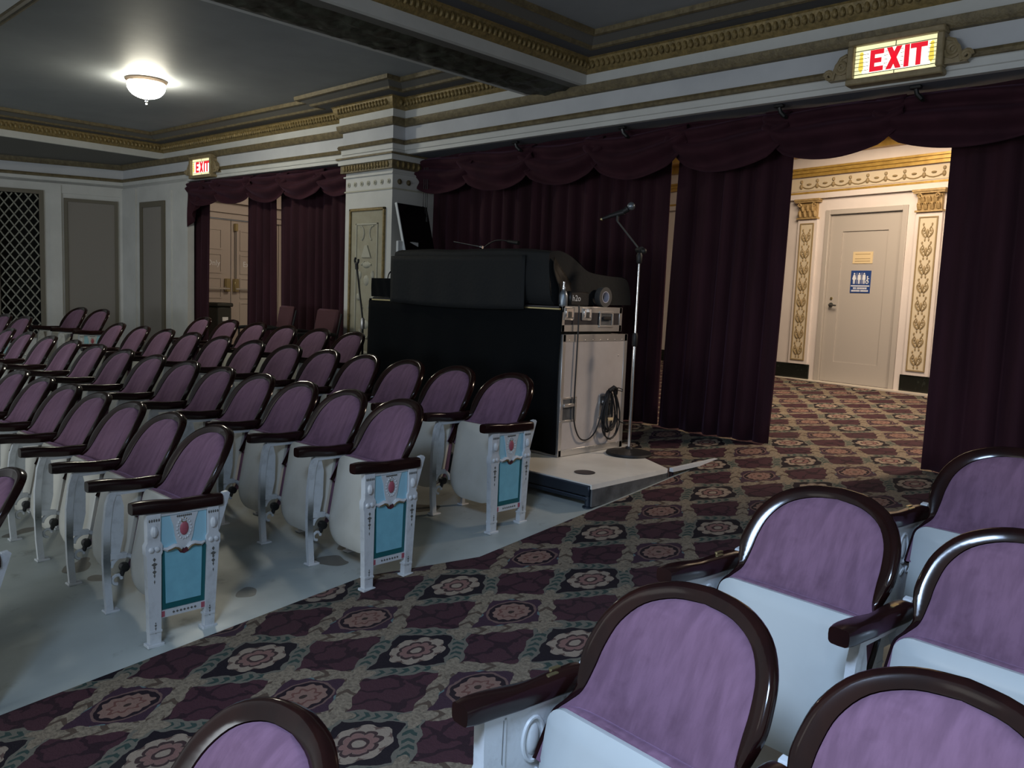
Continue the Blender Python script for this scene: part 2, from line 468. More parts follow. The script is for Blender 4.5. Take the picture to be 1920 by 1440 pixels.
def spl(pts, n=8):
    """Catmull-Rom through points"""
    out = []; L = len(pts)
    for i in range(L - 1):
        p0 = Vector(pts[max(i - 1, 0)]); p1 = Vector(pts[i]); p2 = Vector(pts[i + 1]); p3 = Vector(pts[min(i + 2, L - 1)])
        for k in range(n):
            t = k / n
            out.append(.5 * ((2 * p1) + (p2 - p0) * t + (2 * p0 - 5 * p1 + 4 * p2 - p3) * t * t + (3 * p1 - p0 - 3 * p2 + p3) * t ** 3))
    out.append(Vector(pts[-1])); return out


def fz(y): return -0.10 + 0.105 * y          # raked auditorium floor
def lz(y): return 0.52 + 0.04 * (y - 5.95)   # lobby floor


# ================================================================== STRUCTURE
def slab(name, poly, zf, mt, th=.1):
    mb = MB(); n = len(poly)
    mb.add([(x, y, zf(y)) for x, y in poly] + [(x, y, zf(y) - th) for x, y in poly],
           [tuple(range(n)), tuple(range(2 * n - 1, n - 1, -1))] + [(i, n + i, n + (i + 1) % n, (i + 1) % n) for i in range(n)])
    return mb.build(name, mt, smooth=0, kind='structure', label=None)


fl = slab('floor', [(-16, -4), (4, -4), (4, 5.95), (-16, 5.95)], fz, 'concrete', .3)
fl['label'] = 'worn grey painted concrete floor under the rows of seats'; fl['category'] = 'floor'
cp_ = slab('floor_carpet', [(-3.34, -4), (-1.42, -4), (-1.42, 3.2), (-1.0, 4.0), (4, 4.0), (4, 5.97), (-6.4, 5.97), (-6.4, 5.3), (-3.07, 5.3), (-3.07, 3.0), (-3.34, 2.45)], lambda y: fz(y) + .006, 'carpet', .02)
cp_['label'] = 'flower patterned aisle carpet in black beige and maroon'; cp_['category'] = 'carpet'
lf = slab('floor_lobby', [(-14, 5.95), (4, 5.95), (4, 13), (-14, 13)], lz, 'carpet', .3)
lf['label'] = 'patterned carpet of the lit lobby beyond the curtains'; lf['category'] = 'carpet'

WY = 5.61; CY = 5.45; CX0, CX1 = -7.98, -7.08; BX0, BX1 = -5.27, -4.66
LC = (-13.7, 5.28); LWD = (-.37, -.93)
ZS = 3.04      # soffit / bottom of the entablature
ZB = 3.39      # underside of the beams
ZC = 3.69      # coffer ceiling
LX = -12.4     # left edge of the left coffer
wall_path = [(4, WY), (CX1, WY), (CX1, CY), (CX0, CY), (CX0, WY), LC, (LC[0] + LWD[0] * 9, LC[1] + LWD[1] * 9)]
left_loop = [(BX0, 1.75), (BX0, WY), (CX1, WY), (CX1, CY), (CX0, CY), (CX0, WY), (LX, WY - .235), (LX, 1.75)]
right_path = [(4, WY), (BX1, WY), (BX1, -.2)]

# ceiling planes
mb = MB()
mb.box(-16, 4.5, -.2, 7, ZC, ZC + .1)
ce = mb.build('ceiling', 'ceiling', smooth=0, kind='structure', label='slate grey plaster ceiling inside the coffers', cat='ceiling')
mb = MB(); mb.box(BX0, BX1, -.2, WY + .3, ZB, ZC - .001)
mb.build('ceiling_beam', 'cove_grey', smooth=0, kind='structure', label='ceiling beam running out from the curtained wall', cat='beam')
mb = MB(); mb.box(-17, LX, -.2, 6.3, ZB, ZC - .001)
mb.build('ceiling_side', 'cove_grey', smooth=0, kind='structure', label='lowered ceiling strip along the side wall', cat='ceiling')
mb = MB(); mb.box(LX, BX0, -.2, 1.75, ZB, ZC - .001)
mb.build('ceiling_crossbeam', 'plaster', smooth=0, kind='structure', label='cross beam closing the coffer with the dome lamp', cat='beam')
# carved foliage on the beam underside
mb = MB()
def fol(u, v):
    x = BX0 + .04 + u * (BX1 - BX0 - .16); y = -.15 + v * (WY + .11)
    q = noise.noise(Vector((x * 9, y * 9, 1.3))) * .022 + noise.noise(Vector((x * 22, y * 22, 4.1))) * .014
    e = min(1, min(u, 1 - u) * 8)
    return (x, y, ZB + .002 - e * (.022 + q))
mb.grid(fol, 22, 230)
mb.build('trim_1', 'foliage', kind='structure', label='dark green carved foliage band under the ceiling beam', cat='moulding')


def strips(base, path, specs, start, closed=False, what=''):
    n = start
    for nm, prof, mt, lab in specs:
        b2 = MB().sweep(path, prof, closed_path=closed)
        b2.build('trim_%d' % n, mt, kind='structure', smooth=30, label=lab + what, cat='moulding'); n += 1
    return n


def eggs(parent, path, d, z, rx, rz, step, mt, closed=False, label=None):
    """row of small cast eggs along a mitred path, one joined part"""
    b2 = MB(); P = [Vector(p) for p in path]; n = len(P)
    for i in range(n if closed else n - 1):
        a = P[i]; c = P[(i + 1) % n]; t = (c - a); L = t.length; t.normalize(); nn = Vector((-t.y, t.x))
        k = int(L / step)
        for j in range(k):
            q = a + t * ((j + .5) * L / k) + nn * d
            b2.ball((q.x, q.y, z), rx, rx, rz, 6, 4)
    return b2.build('egg_moulding', mt, parent, kind='stuff')


fascia = [
    ('w', [(-.05, ZS), (0.0, ZS), (0, ZS + .035), (.012, ZS + .04), (.012, ZS + .085), (.02, ZS + .09)], 'plaster', 'white lower fillet of the entablature'),
    ('g', [(.02, ZS + .09), (.035, ZS + .095), (.045, ZS + .115), (.035, ZS + .135), (.012, ZS + .14), (0, ZS + .14)], 'gold_dark', 'narrow gold moulding under the frieze'),
    ('f', [(0, ZS + .14), (0, ZS + .275)], 'plaster_grey', 'plain pale grey frieze of the entablature'),
    ('g', [(0, ZS + .275), (.03, ZS + .28), (.05, ZS + .31), (.055, ZB), (0, ZB)], 'gold_dark', 'bronze gold moulding over the frieze'),
]
nx = strips('', wall_path, fascia, 2)
corn = [
    ('w', [(-.02, ZB - .001), (.03, ZB - .001), (.03, ZB + .085)], 'plaster', 'white band of the coffer cornice'),
    ('r', [(.03, ZB + .085), (.045, ZB + .095), (.06, ZB + .11), (.08, ZB + .15), (.09, ZB + .19), (.105, ZB + .20)], 'gold', 'gold beaded moulding of the coffer cornice'),
    ('c', [(.105, ZB + .20), (.22, ZB + .208)], 'cove', 'dark slate cove of the coffer cornice'),
    ('g', [(.22, ZB + .208), (.235, ZB + .20), (.26, ZB + .205), (.27, ZB + .225)], 'gold_dark', 'slim gold moulding of the coffer cornice'),
    ('c', [(.27, ZB + .225), (.355, ZB + .262)], 'cove_grey', 'grey upper cove of the coffer cornice'),
    ('g', [(.355, ZB + .262), (.365, ZB + .255), (.385, ZB + .262), (.39, ZC)], 'gold_dark', 'gold edge moulding against the ceiling'),
]
nx = strips('', left_loop, corn, nx, closed=True, what=', dome lamp bay')
nx = strips('', right_path, corn, nx, what=', bay above the carpeted aisle')
for nm, pth, cl in (('trim_%d' % nx, left_loop, True), ('trim_%d' % (nx + 1), right_path, False)):
    root = link(nm, None, None, kind='structure', label='row of gold egg ornaments, ' + ('dome lamp bay' if cl else 'bay above the carpeted aisle'), cat='moulding')
    eggs(root, pth, .085, ZB + .145, .020, .034, .052, 'gold', cl)
nx += 2
# soffit behind the entablature and the masonry above it
mb = MB(); mb.sweep([(4, WY), (CX1, WY), (CX0, WY), LC], [(-.002, ZS + .001), (-.8, ZS + .001), (-.8, ZC + .05), (-.05, ZC + .05), (-.05, ZS + .001)])
mb.build('wall_back', 'soffit', smooth=0, kind='structure', label='blue grey soffit and wall over the curtained openings', cat='wall')

# left side wall, angled, and the pier beside the left curtains
def wall_pt(s, d=0.0):   # along the side wall from the corner, d into the room
    nx_, ny_ = -LWD[1], LWD[0]
    return (LC[0] + LWD[0] * s + nx_ * d, LC[1] + LWD[1] * s + ny_ * d)
class WallFrame:
    """local (s, d, z) -> world for a vertical wall"""
    def __init__(s, o, t, n): s.o = Vector(o); s.t = Vector(t).normalized(); s.n = Vector(n).normalized()
    def mtx(s):
        mm = Matrix.Identity(4)
        for i in range(2): mm[i][0] = s.t[i]; mm[i][1] = s.n[i]; mm[i][3] = s.o[i]
        return mm
LWm = WallFrame(LC, LWD, (-LWD[1], LWD[0])).mtx()
mb = MB(); mb.box(-.3, 1.10, -.3, 0, -.3, ZS + .05, LWm); mb.box(1.75, 9, -.3, 0, -.3, ZS + .05, LWm)
mb.box(1.10, 1.75, -.3, 0, -.3, .70, LWm); mb.box(1.10, 1.75, -.3, 0, 2.92, ZS + .05, LWm)
wl = mb.build('wall_left', 'plaster', smooth=0, kind='structure', label='pale plaster side wall with framed panels and a lattice grille', cat='wall')
# pilaster strips and panel of the side wall
mb = MB()
for a, b2 in ((-.02, .05), (.86, 1.02), (1.76, 1.92)): mb.box(a, b2, -.01, .035, .2, ZS - .02, LWm)
mb.box(.0, 1.05, -.01, .02, 2.90, ZS, LWm)
mb.build('pilaster_strip', 'plaster', wl, smooth=0)
def frame_rect(mb, s0, s1, z0, z1, wd, d0, d1, mt):
    mb.box(s0, s1, d0, d1, z1 - wd, z1, mt); mb.box(s0, s1, d0, d1, z0, z0 + wd, mt)
    mb.box(s0, s0 + wd, d0, d1, z0 + wd, z1 - wd, mt); mb.box(s1 - wd, s1, d0, d1, z0 + wd, z1 - wd, mt)
mb = MB(); frame_rect(mb, .08, .83, .75, 2.83, .05, -.01, .03, LWm); mb.build('panel_moulding', 'wall_moulding', wl, smooth=0)
mb = MB(); mb.box(.13, .78, -.01, .012, .80, 2.78, LWm); mb.build('wall_panel', 'wall_panel', wl, smooth=0)
# lattice grille
mb = MB(); frame_rect(mb, 1.10, 1.75, .68, 2.92, .06, -.05, .03, LWm)
gr = mb.build('lattice_grille', 'wall_moulding', None, smooth=0, label='white diamond lattice grille set in the side wall', cat='grille')
mb = MB(); mb.box(1.10, 1.75, -.32, -.29, .68, 2.92, LWm); mb.build('duct_back', 'void', gr, smooth=0)
s0, s1, z0, z1 = 1.165, 1.685, .745, 2.855
sp_ = .088
k = -40
def clipline(c, sgn):
    pts = []
    # z = z0 + sgn*(s-s0)*1.35 + c
    for s_ in (s0, s1):
        z = z0 + sgn * (s_ - s0) * 1.35 + c
        pts.append((s_, z))
    (a, za), (b, zb) = pts
    def at(zz): return a + (zz - za) / (zb - za) * (b - a)
    q = []
    for (s_, z) in pts:
        if z < z0: q.append((at(z0), z0))
        elif z > z1: q.append((at(z1), z1))
        else: q.append((s_, z))
    if (za < z0 and zb < z0) or (za > z1 and zb > z1): return None
    return q
for sgn in (1, -1):
    c = -1.4 if sgn == 1 else 0
    while c < 3.6:
        q = clipline(c, sgn)
        if q and (Vector(q[0]) - Vector(q[1])).length > .05:
            a = LWm @ Vector((q[0][0], -.012 + .006 * sgn, q[0][1])); b = LWm @ Vector((q[1][0], -.012 + .006 * sgn, q[1][1]))
            MB().tube([a, b], .0115, 5).build('lattice_bar', 'lattice', gr)
        c += .172
# pier between the corner and the left curtains (same line as the wall above)
t0 = Vector((CX0, WY)); t1 = Vector(LC); td = (t0 - t1).normalized()
PRm = WallFrame(LC, td, (td.y, -td.x)).mtx()
mb = MB(); mb.box(-.3, 2.0, -.10, 0, -.3, ZS + .05, PRm)
pr = mb.build('wall_pier', 'plaster', smooth=0, kind='structure', label='pale plaster pier with narrow panel beside the left curtains', cat='wall')
mb = MB(); mb.box(.0, .46, -.01, .03, .2, ZS - .02, PRm); mb.box(1.46, 1.56, -.01, .02, .2, ZS - .1, PRm); mb.build('pilaster_strip', 'plaster', pr, smooth=0)
mb = MB(); frame_rect(mb, .60, 1.36, .55, 2.80, .08, -.01, .03, PRm); mb.build('panel_moulding', 'wall_moulding', pr, smooth=0)
mb = MB(); mb.box(.68, 1.28, -.01, .012, .63, 2.72, PRm); mb.build('wall_panel', 'wall_panel', pr, smooth=0)

# ------------------------------------------------------------------ the pilaster column
cz0 = fz(CY)
mb = MB(); mb.box(CX0 + .03, CX1 - .03, CY + .03, 6.25, cz0 - .1, ZS - .001)
colm = mb.build('column', 'plaster', None, smooth=0, kind='structure', label='square white pilaster with relief panel between the curtained bays', cat='column')
def collar(d0, za, zb, mt, nm):
    b2 = MB(); b2.box(CX0 + .03 - d0, CX1 - .03 + d0, CY + .03 - d0, 6.0, za, zb); return b2.build(nm, mt, colm, smooth=0)
collar(.012, ZS - .37, ZS - .355, 'panel_relief', 'neck_fillet')
collar(.020, ZS - .21, ZS - .195, 'plaster', 'necking')
collar(.045, ZS - .16, ZS - .075, 'gold_dark', 'egg_band')
collar(.065, ZS - .075, ZS - .02, 'plaster', 'abacus')
collar(.085, ZS - .02, ZS - .0015, 'gold_dark', 'capital_moulding')
b2 = MB()
for i in range(16):
    b2.ball((CX0 + .04 + (i + .5) * (CX1 - CX0 - .08) / 16, CY - .02, ZS - .115), .019, .016, .034, 6, 4)
for i in range(6): b2.ball((CX1 + .018, CY + .06 + i * .07, ZS - .115), .016, .019, .034, 6, 4)
b2.build('egg_moulding', 'gold', colm, kind='stuff')
for i in range(7):
    b2 = MB(); b2.lathe([(.001, 0), (.026, .001), (.028, .006), (.014, .010), (.012, .018), (.001, .020)], 12,
                        (CX0 + .09 + i * .12, CY + .03, ZS - .285), Matrix.Rotation(radians(90), 4, 'X'))
    b2.build('rosette', 'panel_relief', colm)
for i in range(2):
    b2 = MB(); b2.lathe([(.001, 0), (.028, .001), (.030, .006), (.014, .010), (.012, .018), (.001, .020)], 12,
                        (CX1 - .03, CY + .12 + i * .12, ZS - .285), Matrix.Rotation(radians(90), 4, 'Y'))
    b2.build('rosette', 'gold_dark', colm)
# relief panel on the column front
pzt = ZS - .55; pzb = .72; pxa = CX0 + .13; pxb = CX1 - .13; fy = CY + .03
mb = MB()
for (a, b, c, d) in ((pxa, pxb, pzt - .03, pzt), (pxa, pxa + .03, pzb, pzt), (pxb - .03, pxb, pzb, pzt)): mb.bev(a, b, fy - .025, fy + .01, c, d, .006)
mb.build('panel_moulding', 'gold', colm)
mb = MB(); mb.box(pxa + .03, pxb - .03, fy - .006, fy + .01, pzb, pzt - .03); mb.build('relief_ground', 'panel_tan', colm, smooth=0)
mb = MB(); qa, qb, qt = pxa + .12, pxb - .12, pzt - .16
for (a, b, c, d) in ((qa, qb, qt - .022, qt), (qa, qa + .02, pzb, qt), (qb - .02, qb, pzb, qt)): mb.bev(a, b, fy - .016, fy, c, d, .004)
mb.build('inner_fillet', 'panel_relief', colm)
mb = MB(); cx = (qa + qb) / 2
def rl(*pts, r=.012): mb.tube([(cx + x, fy - .008, z) for x, z in pts], r, 6)
for sg in (-1, 1):
    rl(*[(sg * (.11 - .06 * cos(t * .6)), qt - .16 + .08 * sin(t * .6) + .05) for t in range(-2, 4)], r=.010)
    rl(*[(sg * (.03 + .02 * t), qt - .42 - .01 * t) for t in range(4)], r=.012)
    rl(*[(sg * (.05 + .075 * sin(t * .4)), qt - .92 + .075 * t - .03 * sin(t * .9)) for t in range(6)], r=.013)
    rl(*[(sg * (.02 + .02 * t), qt - 1.25 + .006 * t * t) for t in range(5)], r=.012)
    mb.ball((cx + sg * .115, fy - .008, qt - .56), .03, .014, .045, 8, 5)
    mb.ball((cx + sg * .135, fy - .008, qt - .80), .035, .016, .04, 8, 5)
mb.prism([(cx - .02, qt - .24), (cx + .02, qt - .24), (cx + .085, qt - .37), (cx - .085, qt - .37)], fy - .02, fy, 1)
mb.ball((cx, fy - .006, qt - .45), .075, .018, .035); mb.ball((cx, fy - .006, qt - .62), .05, .016, .06)
mb.ball((cx, fy - .006, qt - 1.10), .06, .016, .05); mb.ball((cx, fy - .006, qt - 1.42), .075, .018, .03)
mb.build('plaster_relief', 'panel_relief', colm)

# ================================================================== LOBBY beyond the curtains
LA = Vector((-4.512, 10.267)); LB = Vector((-3.528, 10.073)); Ld = (LB - LA).normalized()
LBm = WallFrame(LA, Ld, (Ld.y, -Ld.x)).mtx()     # s from the door's left edge, d towards the viewer
zf0 = lz(10.2)
mb = MB(); mb.box(-10, 0, -.3, 0, 0, 3.75, LBm); mb.box(1.003, 9, -.3, 0, 0, 3.75, LBm); mb.box(0, 1.003, -.3, 0, zf0 + 2.10, 3.75, LBm)
lw = mb.build('wall_lobby', 'lobby_wall', smooth=0, kind='structure', label='cream lobby wall with pilasters and gilded frieze', cat='wall')
mb = MB()
for (z0_, z1_, d) in ((2.56, 2.60, .05), (2.60, 2.64, .07), (2.64, 2.665, .09)): mb.box(-10, 9, 0, d, zf0 + z0_, zf0 + z1_, LBm)
mb.build('gilded_cornice', 'lobby_gold', lw, smooth=0)
mb = MB(); mb.box(-10, 9, 0, .03, zf0 + 2.35, zf0 + 2.375, LBm); mb.build('gilded_fillet', 'lobby_gold', lw, smooth=0)
mb = MB(); mb.box(-10, 9, 0, .05, zf0 + 2.28, zf0 + 2.345, LBm); mb.build('architrave', 'lobby_wall', lw, smooth=0)
mb = MB(); mb.box(-.62, 1.62, 0, .012, zf0 + 2.39, zf0 + 2.545, LBm); mb.build('frieze_panel', 'lobby_relief', lw, smooth=0)
mb = MB()
for i in range(9):
    s_ = -.42 + i * .23
    mb.ball(LBm @ Vector((s_, .014, zf0 + 2.505)), .020, .02, .024, 7, 4)
    mb.ball(LBm @ Vector((s_, .014, zf0 + 2.445)), .024, .02, .034, 7, 4)
    if i < 8:
        mb.tube([LBm @ Vector((s_ + .115 + .10 * t, .016, zf0 + 2.415 + .03 * t * t)) for t in (-1, -.5, 0, .5, 1)], .007, 5)
        mb.ball(LBm @ Vector((s_ + .115, .014, zf0 + 2.468)), .034, .02, .014, 7, 4)
mb.build('frieze_garland', 'lobby_orn', lw)
# ceiling of the lobby, coved in gilt
mb = MB(); mb.box(-14, 4.3, 6.4, 13, 3.72, 3.8)
mb.build('ceiling_lobby', 'lobby_wall', smooth=0, kind='structure', label='pale lobby ceiling beyond the curtains', cat='ceiling')
mb = MB()
for a, b, c, d in ((0, .10, 3.50, 3.72), (.10, .55, 3.60, 3.72), (.55, .62, 3.54, 3.72)): mb.box(-10, 9, a, b, c, d, LBm)
mb.build('gilded_ceiling_band', 'lobby_gold', lw, smooth=0)
mb = MB(); mb.box(4.0, 4.2, 5.6, 13, -.2, 3.8)
mb.build('wall_lobby_end', 'lobby_wall', smooth=0, kind='structure', label='plain end wall of the lobby', cat='wall')
# baseboards
b2 = MB(); b2.box(-10, -.115, 0, .02, zf0 - .05, zf0 + .19, LBm); b2.build('baseboard_left', 'baseboard', None, smooth=0, kind='structure', label='black marble baseboard on the latch side of the lobby door', cat='baseboard')
b2 = MB(); b2.box(1.115, 9, 0, .02, zf0 - .05, zf0 + .19, LBm); b2.build('baseboard_right', 'baseboard', None, smooth=0, kind='structure', label='black marble baseboard on the hinge side of the lobby door', cat='baseboard')
b2 = MB(); b2.box(-.6, 1.7, -.02, .16, zf0 - .06, zf0 + .004, LBm); b2.build('trim_%d' % nx, 'threshold', None, smooth=0, kind='structure', label='pale stone threshold along the lobby door wall', cat='threshold'); nx += 1
# door
dr = link('door_1', None, None, kind='structure', label='taupe restroom door with blue sign in the lobby wall', cat='door')
def lbx(mb, s0, s1, d0, d1, z0, z1, b=None):
    if b: return mb.bev(s0, s1, d0, d1, zf0 + z0, zf0 + z1, b, LBm)
    return mb.box(s0, s1, d0, d1, zf0 + z0, zf0 + z1, LBm)
mb = MB(); lbx(mb, -.035, .028, -.05, .018, 0, 2.13, .004); lbx(mb, .975, 1.038, -.05, .018, 0, 2.13, .004); lbx(mb, .028, .975, -.05, .018, 2.07, 2.13, .004)
mb.build('door_frame', 'door', dr)
mb = MB()
lbx(mb, .032, .20, -.06, -.022, .008, 2.066); lbx(mb, .80, .971, -.06, -.022, .008, 2.066)
lbx(mb, .20, .80, -.06, -.022, .008, .26); lbx(mb, .20, .80, -.06, -.022, 1.86, 2.066)
lf_ = mb.build('door_leaf', 'door', dr, smooth=0)
mb = MB(); lbx(mb, .20, .80, -.055, -.036, .26, 1.86); mb.build('door_panel', 'door', lf_, smooth=0)
mb = MB(); mb.tube([LBm @ Vector((.115, -.022, zf0 + .96)), LBm @ Vector((.115, .022, zf0 + .96)), LBm @ Vector((.135, .03, zf0 + .96)), LBm @ Vector((.215, .03, zf0 + .955))], .010, 8)
mb.lathe([(.03, 0), (.03, .008), (.012, .012)], 14, LBm @ Vector((.115, -.022, zf0 + .96)), Matrix.Rotation(atan2(Ld.y, Ld.x), 4, 'Z') @ Matrix.Rotation(radians(90), 4, 'X'))
mb.build('door_handle', 'iron', lf_)
mb = MB(); mb.lathe([(.018, 0), (.018, .008), (.008, .012)], 12, LBm @ Vector((.115, -.022, zf0 + 1.04)), Matrix.Rotation(atan2(Ld.y, Ld.x), 4, 'Z') @ Matrix.Rotation(radians(90), 4, 'X'))
mb.build('deadbolt', 'brass', lf_)
for z in (.28, 1.05, 1.85):
    mb = MB(); mb.tube([LBm @ Vector((.973, -.012, zf0 + z - .06)), LBm @ Vector((.973, -.012, zf0 + z + .06))], .010, 8); mb.build('hinge', 'iron' if z < 1.5 else 'brass', dr)
# signs on the door
ns = thing('notice_plate', 'small cream notice above the blue restroom sign', 'notice')
mb = MB(); lbx(mb, .36, .62, -.036, -.030, 1.47, 1.61); mb.build('plate', 'notice', ns, smooth=0)
mb = MB()
for z in (1.585, 1.53, 1.50): lbx(mb, .39, .59, -.030, -.029, z - .006, z)
mb.build('print_line', 'lobby_orn', ns, smooth=0)
rs = thing('restroom_sign', 'blue restroom sign with white figures on the taupe door', 'sign')
mb = MB(); lbx(mb, .352, .618, -.036, -.030, 1.115, 1.385, .002); mb.build('plate', 'sign_blue', rs, smooth=0)
mb = MB()
def sgn_pt(s_, z): return LBm @ Vector((s_, -.0293, zf0 + z))
def disc(cx_, cz_, r, n=12): mb.add([sgn_pt(cx_ + r * cos(2 * pi * k / n), cz_ + r * sin(2 * pi * k / n)) for k in range(n)], [tuple(range(n))])
def poly(pts): mb.add([sgn_pt(a, b) for a, b in pts], [tuple(range(len(pts)))])
for i, cx_ in enumerate((.400, .466, .530)):
    disc(cx_, 1.348, .010)
    if i == 0: poly([(cx_ - .012, 1.335), (cx_ + .012, 1.335), (cx_ + .026, 1.285), (cx_ + .012, 1.268), (cx_ - .012, 1.268), (cx_ - .026, 1.285)])
    else: poly([(cx_ - .018, 1.335), (cx_ + .018, 1.335), (cx_ + .022, 1.275), (cx_ - .022, 1.275)])
    poly([(cx_ - .014, 1.275), (cx_ - .002, 1.275), (cx_ - .003, 1.225), (cx_ - .012, 1.225)]); poly([(cx_ + .002, 1.275), (cx_ + .014, 1.275), (cx_ + .012, 1.225), (cx_ + .003, 1.225)])
for k in range(14):
    a0, a1 = 2 * pi * k / 14, 2 * pi * (k + 1) / 14
    poly([(.573 + .022 * cos(a0), 1.25 + .024 * sin(a0)), (.573 + .022 * cos(a1), 1.25 + .024 * sin(a1)), (.573 + .014 * cos(a1), 1.25 + .015 * sin(a1)), (.573 + .014 * cos(a0), 1.25 + .015 * sin(a0))])
disc(.575, 1.312, .009); poly([(.568, 1.302), (.580, 1.302), (.582, 1.27), (.598, 1.245), (.590, 1.238), (.570, 1.262)]); poly([(.575, 1.296), (.600, 1.290), (.600, 1.283), (.575, 1.286)])
for s_ in (.433, .498): poly([(s_ - .002, 1.36), (s_ + .002, 1.36), (s_ + .002, 1.225), (s_ - .002, 1.225)])
poly([(.362, 1.207), (.608, 1.207), (.608, 1.194), (.362, 1.194)])
x_ = .395
for k in range(12):
    poly([(x_, 1.183), (x_ + .011, 1.183), (x_ + .011, 1.163), (x_, 1.163)]); x_ += .0145 + (.008 if k == 2 else 0)
x_ = .372
for k in range(15):
    poly([(x_, 1.152), (x_ + .011, 1.152), (x_ + .011, 1.132), (x_, 1.132)]); x_ += .0145 + (.008 if k == 7 else 0)
mb.build('pictograms', 'sign_white', rs, smooth=0)
# lobby pilasters
for nm, s0_, s1_, lab in (('pilaster', -.43, -.13, 'gilded lobby pilaster on the latch side of the restroom door'), ('pilaster', 1.14, 1.46, 'gilded lobby pilaster on the hinge side of the restroom door')):
    pl = thing(nm, lab, 'pilaster')
    c_ = (s0_ + s1_) / 2
    mb = MB(); lbx(mb, s0_ + .01, s1_ - .01, 0, .03, .192, 2.04); mb.build('shaft', 'lobby_wall', pl, smooth=0)
    mb = MB(); frame_rect(mb, s0_ + .05, s1_ - .05, zf0 + .24, zf0 + 1.98, .014, .03, .042, LBm); mb.build('gilt_border', 'lobby_orn', pl, smooth=0)
    mb = MB(); lbx(mb, s0_ + .064, s1_ - .064, .028, .034, .254, 1.966); mb.build('ornament_ground', 'lobby_relief', pl, smooth=0)
    mb = MB()
    for j in range(8):
        zc = zf0 + .36 + j * .205
        mb.ball(LBm @ Vector((c_, .034, zc)), .018, .018, .05, 7, 4)
        for sg in (-1, 1):
            mb.tube([LBm @ Vector((c_ + sg * (.015 + .05 * sin(t * .55)), .036, zc - .05 + .025 * t)) for t in range(6)], [.009, .010, .009, .007, .006, .004], 5)
            mb.tube([LBm @ Vector((c_ + sg * (.055 - .028 * sin(t * .7)), .036, zc + .09 - .02 * t)) for t in range(5)], [.004, .007, .008, .007, .004], 5)
            mb.ball(LBm @ Vector((c_ + sg * .05, .034, zc + .10)), .012, .012, .016, 6, 4)
            mb.tube([LBm @ Vector((c_ + sg * (.040 + .022 * cos(t * .8)), .036, zc + .015 + .020 * sin(t * .8))) for t in range(7)], .0045, 5)
            mb.ball(LBm @ Vector((c_ + sg * .022, .034, zc - .075)), .010, .012, .018, 6, 4)
    mb.build('scroll_ornament', 'lobby_orn', pl)
    cap = MB()
    for (e, za, zb) in ((.0, 2.03, 2.05), (.02, 2.235, 2.255), (.03, 2.255, 2.28)): lbx(cap, s0_ - e, s1_ + e, 0, .06 + e, za, zb)
    lbx(cap, s0_ + .02, s1_ - .02, 0, .045, 2.05, 2.24)
    cp1 = cap.build('capital', 'capital_gold', pl, smooth=0)
    cap = MB()
    for row, zz in ((0, 2.09), (1, 2.16)):
        for j in range(4 - row):
            xx = s0_ + .05 + (j + .5 * row) * .073
            cap.tube([LBm @ Vector((xx, .05, zf0 + zz - .03)), LBm @ Vector((xx, .062, zf0 + zz + .01)), LBm @ Vector((xx, .078, zf0 + zz + .035)), LBm @ Vector((xx, .085, zf0 + zz + .025))], [.022, .026, .02, .008], 6)
    for sg in (-1, 1):
        xe = c_ + sg * .13
        cap.tube([LBm @ Vector((xe - sg * (.03 - .03 * cos(t * .8) * (1 - t * .08)), .075, zf0 + 2.20 + .03 * sin(t * .8) * (1 - t * .08))) for t in range(9)], .010, 5)
    cap.build('acanthus_leaves', 'capital_gold', cp1)
# end wall of the lobby with the double exit door
EWm = WallFrame((-12.78, 6.62), (-.12, .993), (.993, .12)).mtx()   # s along the wall away from the auditorium, d towards +x
ez = lz(6.6)
mb = MB(); mb.box(-1.02, -.93, -.3, 0, 0, 3.0, EWm); mb.box(.93, 6.6, -.3, 0, 0, 3.75, EWm); mb.box(-.93, .93, -.3, 0, ez + 2.11, 3.75, EWm)
we = mb.build('wall_exit', 'door2', smooth=0, kind='structure', label='beige end wall of the lobby around the exit doors', cat='wall')
mb = MB(); mb.box(-1.15, 1.15, 0, .05, ez + 2.11, ez + 2.20, EWm); mb.box(-1.2, 1.2, 0, .09, ez + 2.20, ez + 2.25, EWm); mb.box(-1.1, 1.1, 0, .03, ez + 2.25, ez + 2.36, EWm); mb.box(-1.2, 1.2, 0, .12, ez + 2.36, ez + 2.42, EWm)
mb.build('door_head_moulding', 'door2', we, smooth=0)
d2 = link('door_2', None, None, kind='structure', label='beige double exit doors with panic bars seen between the curtains', cat='door')
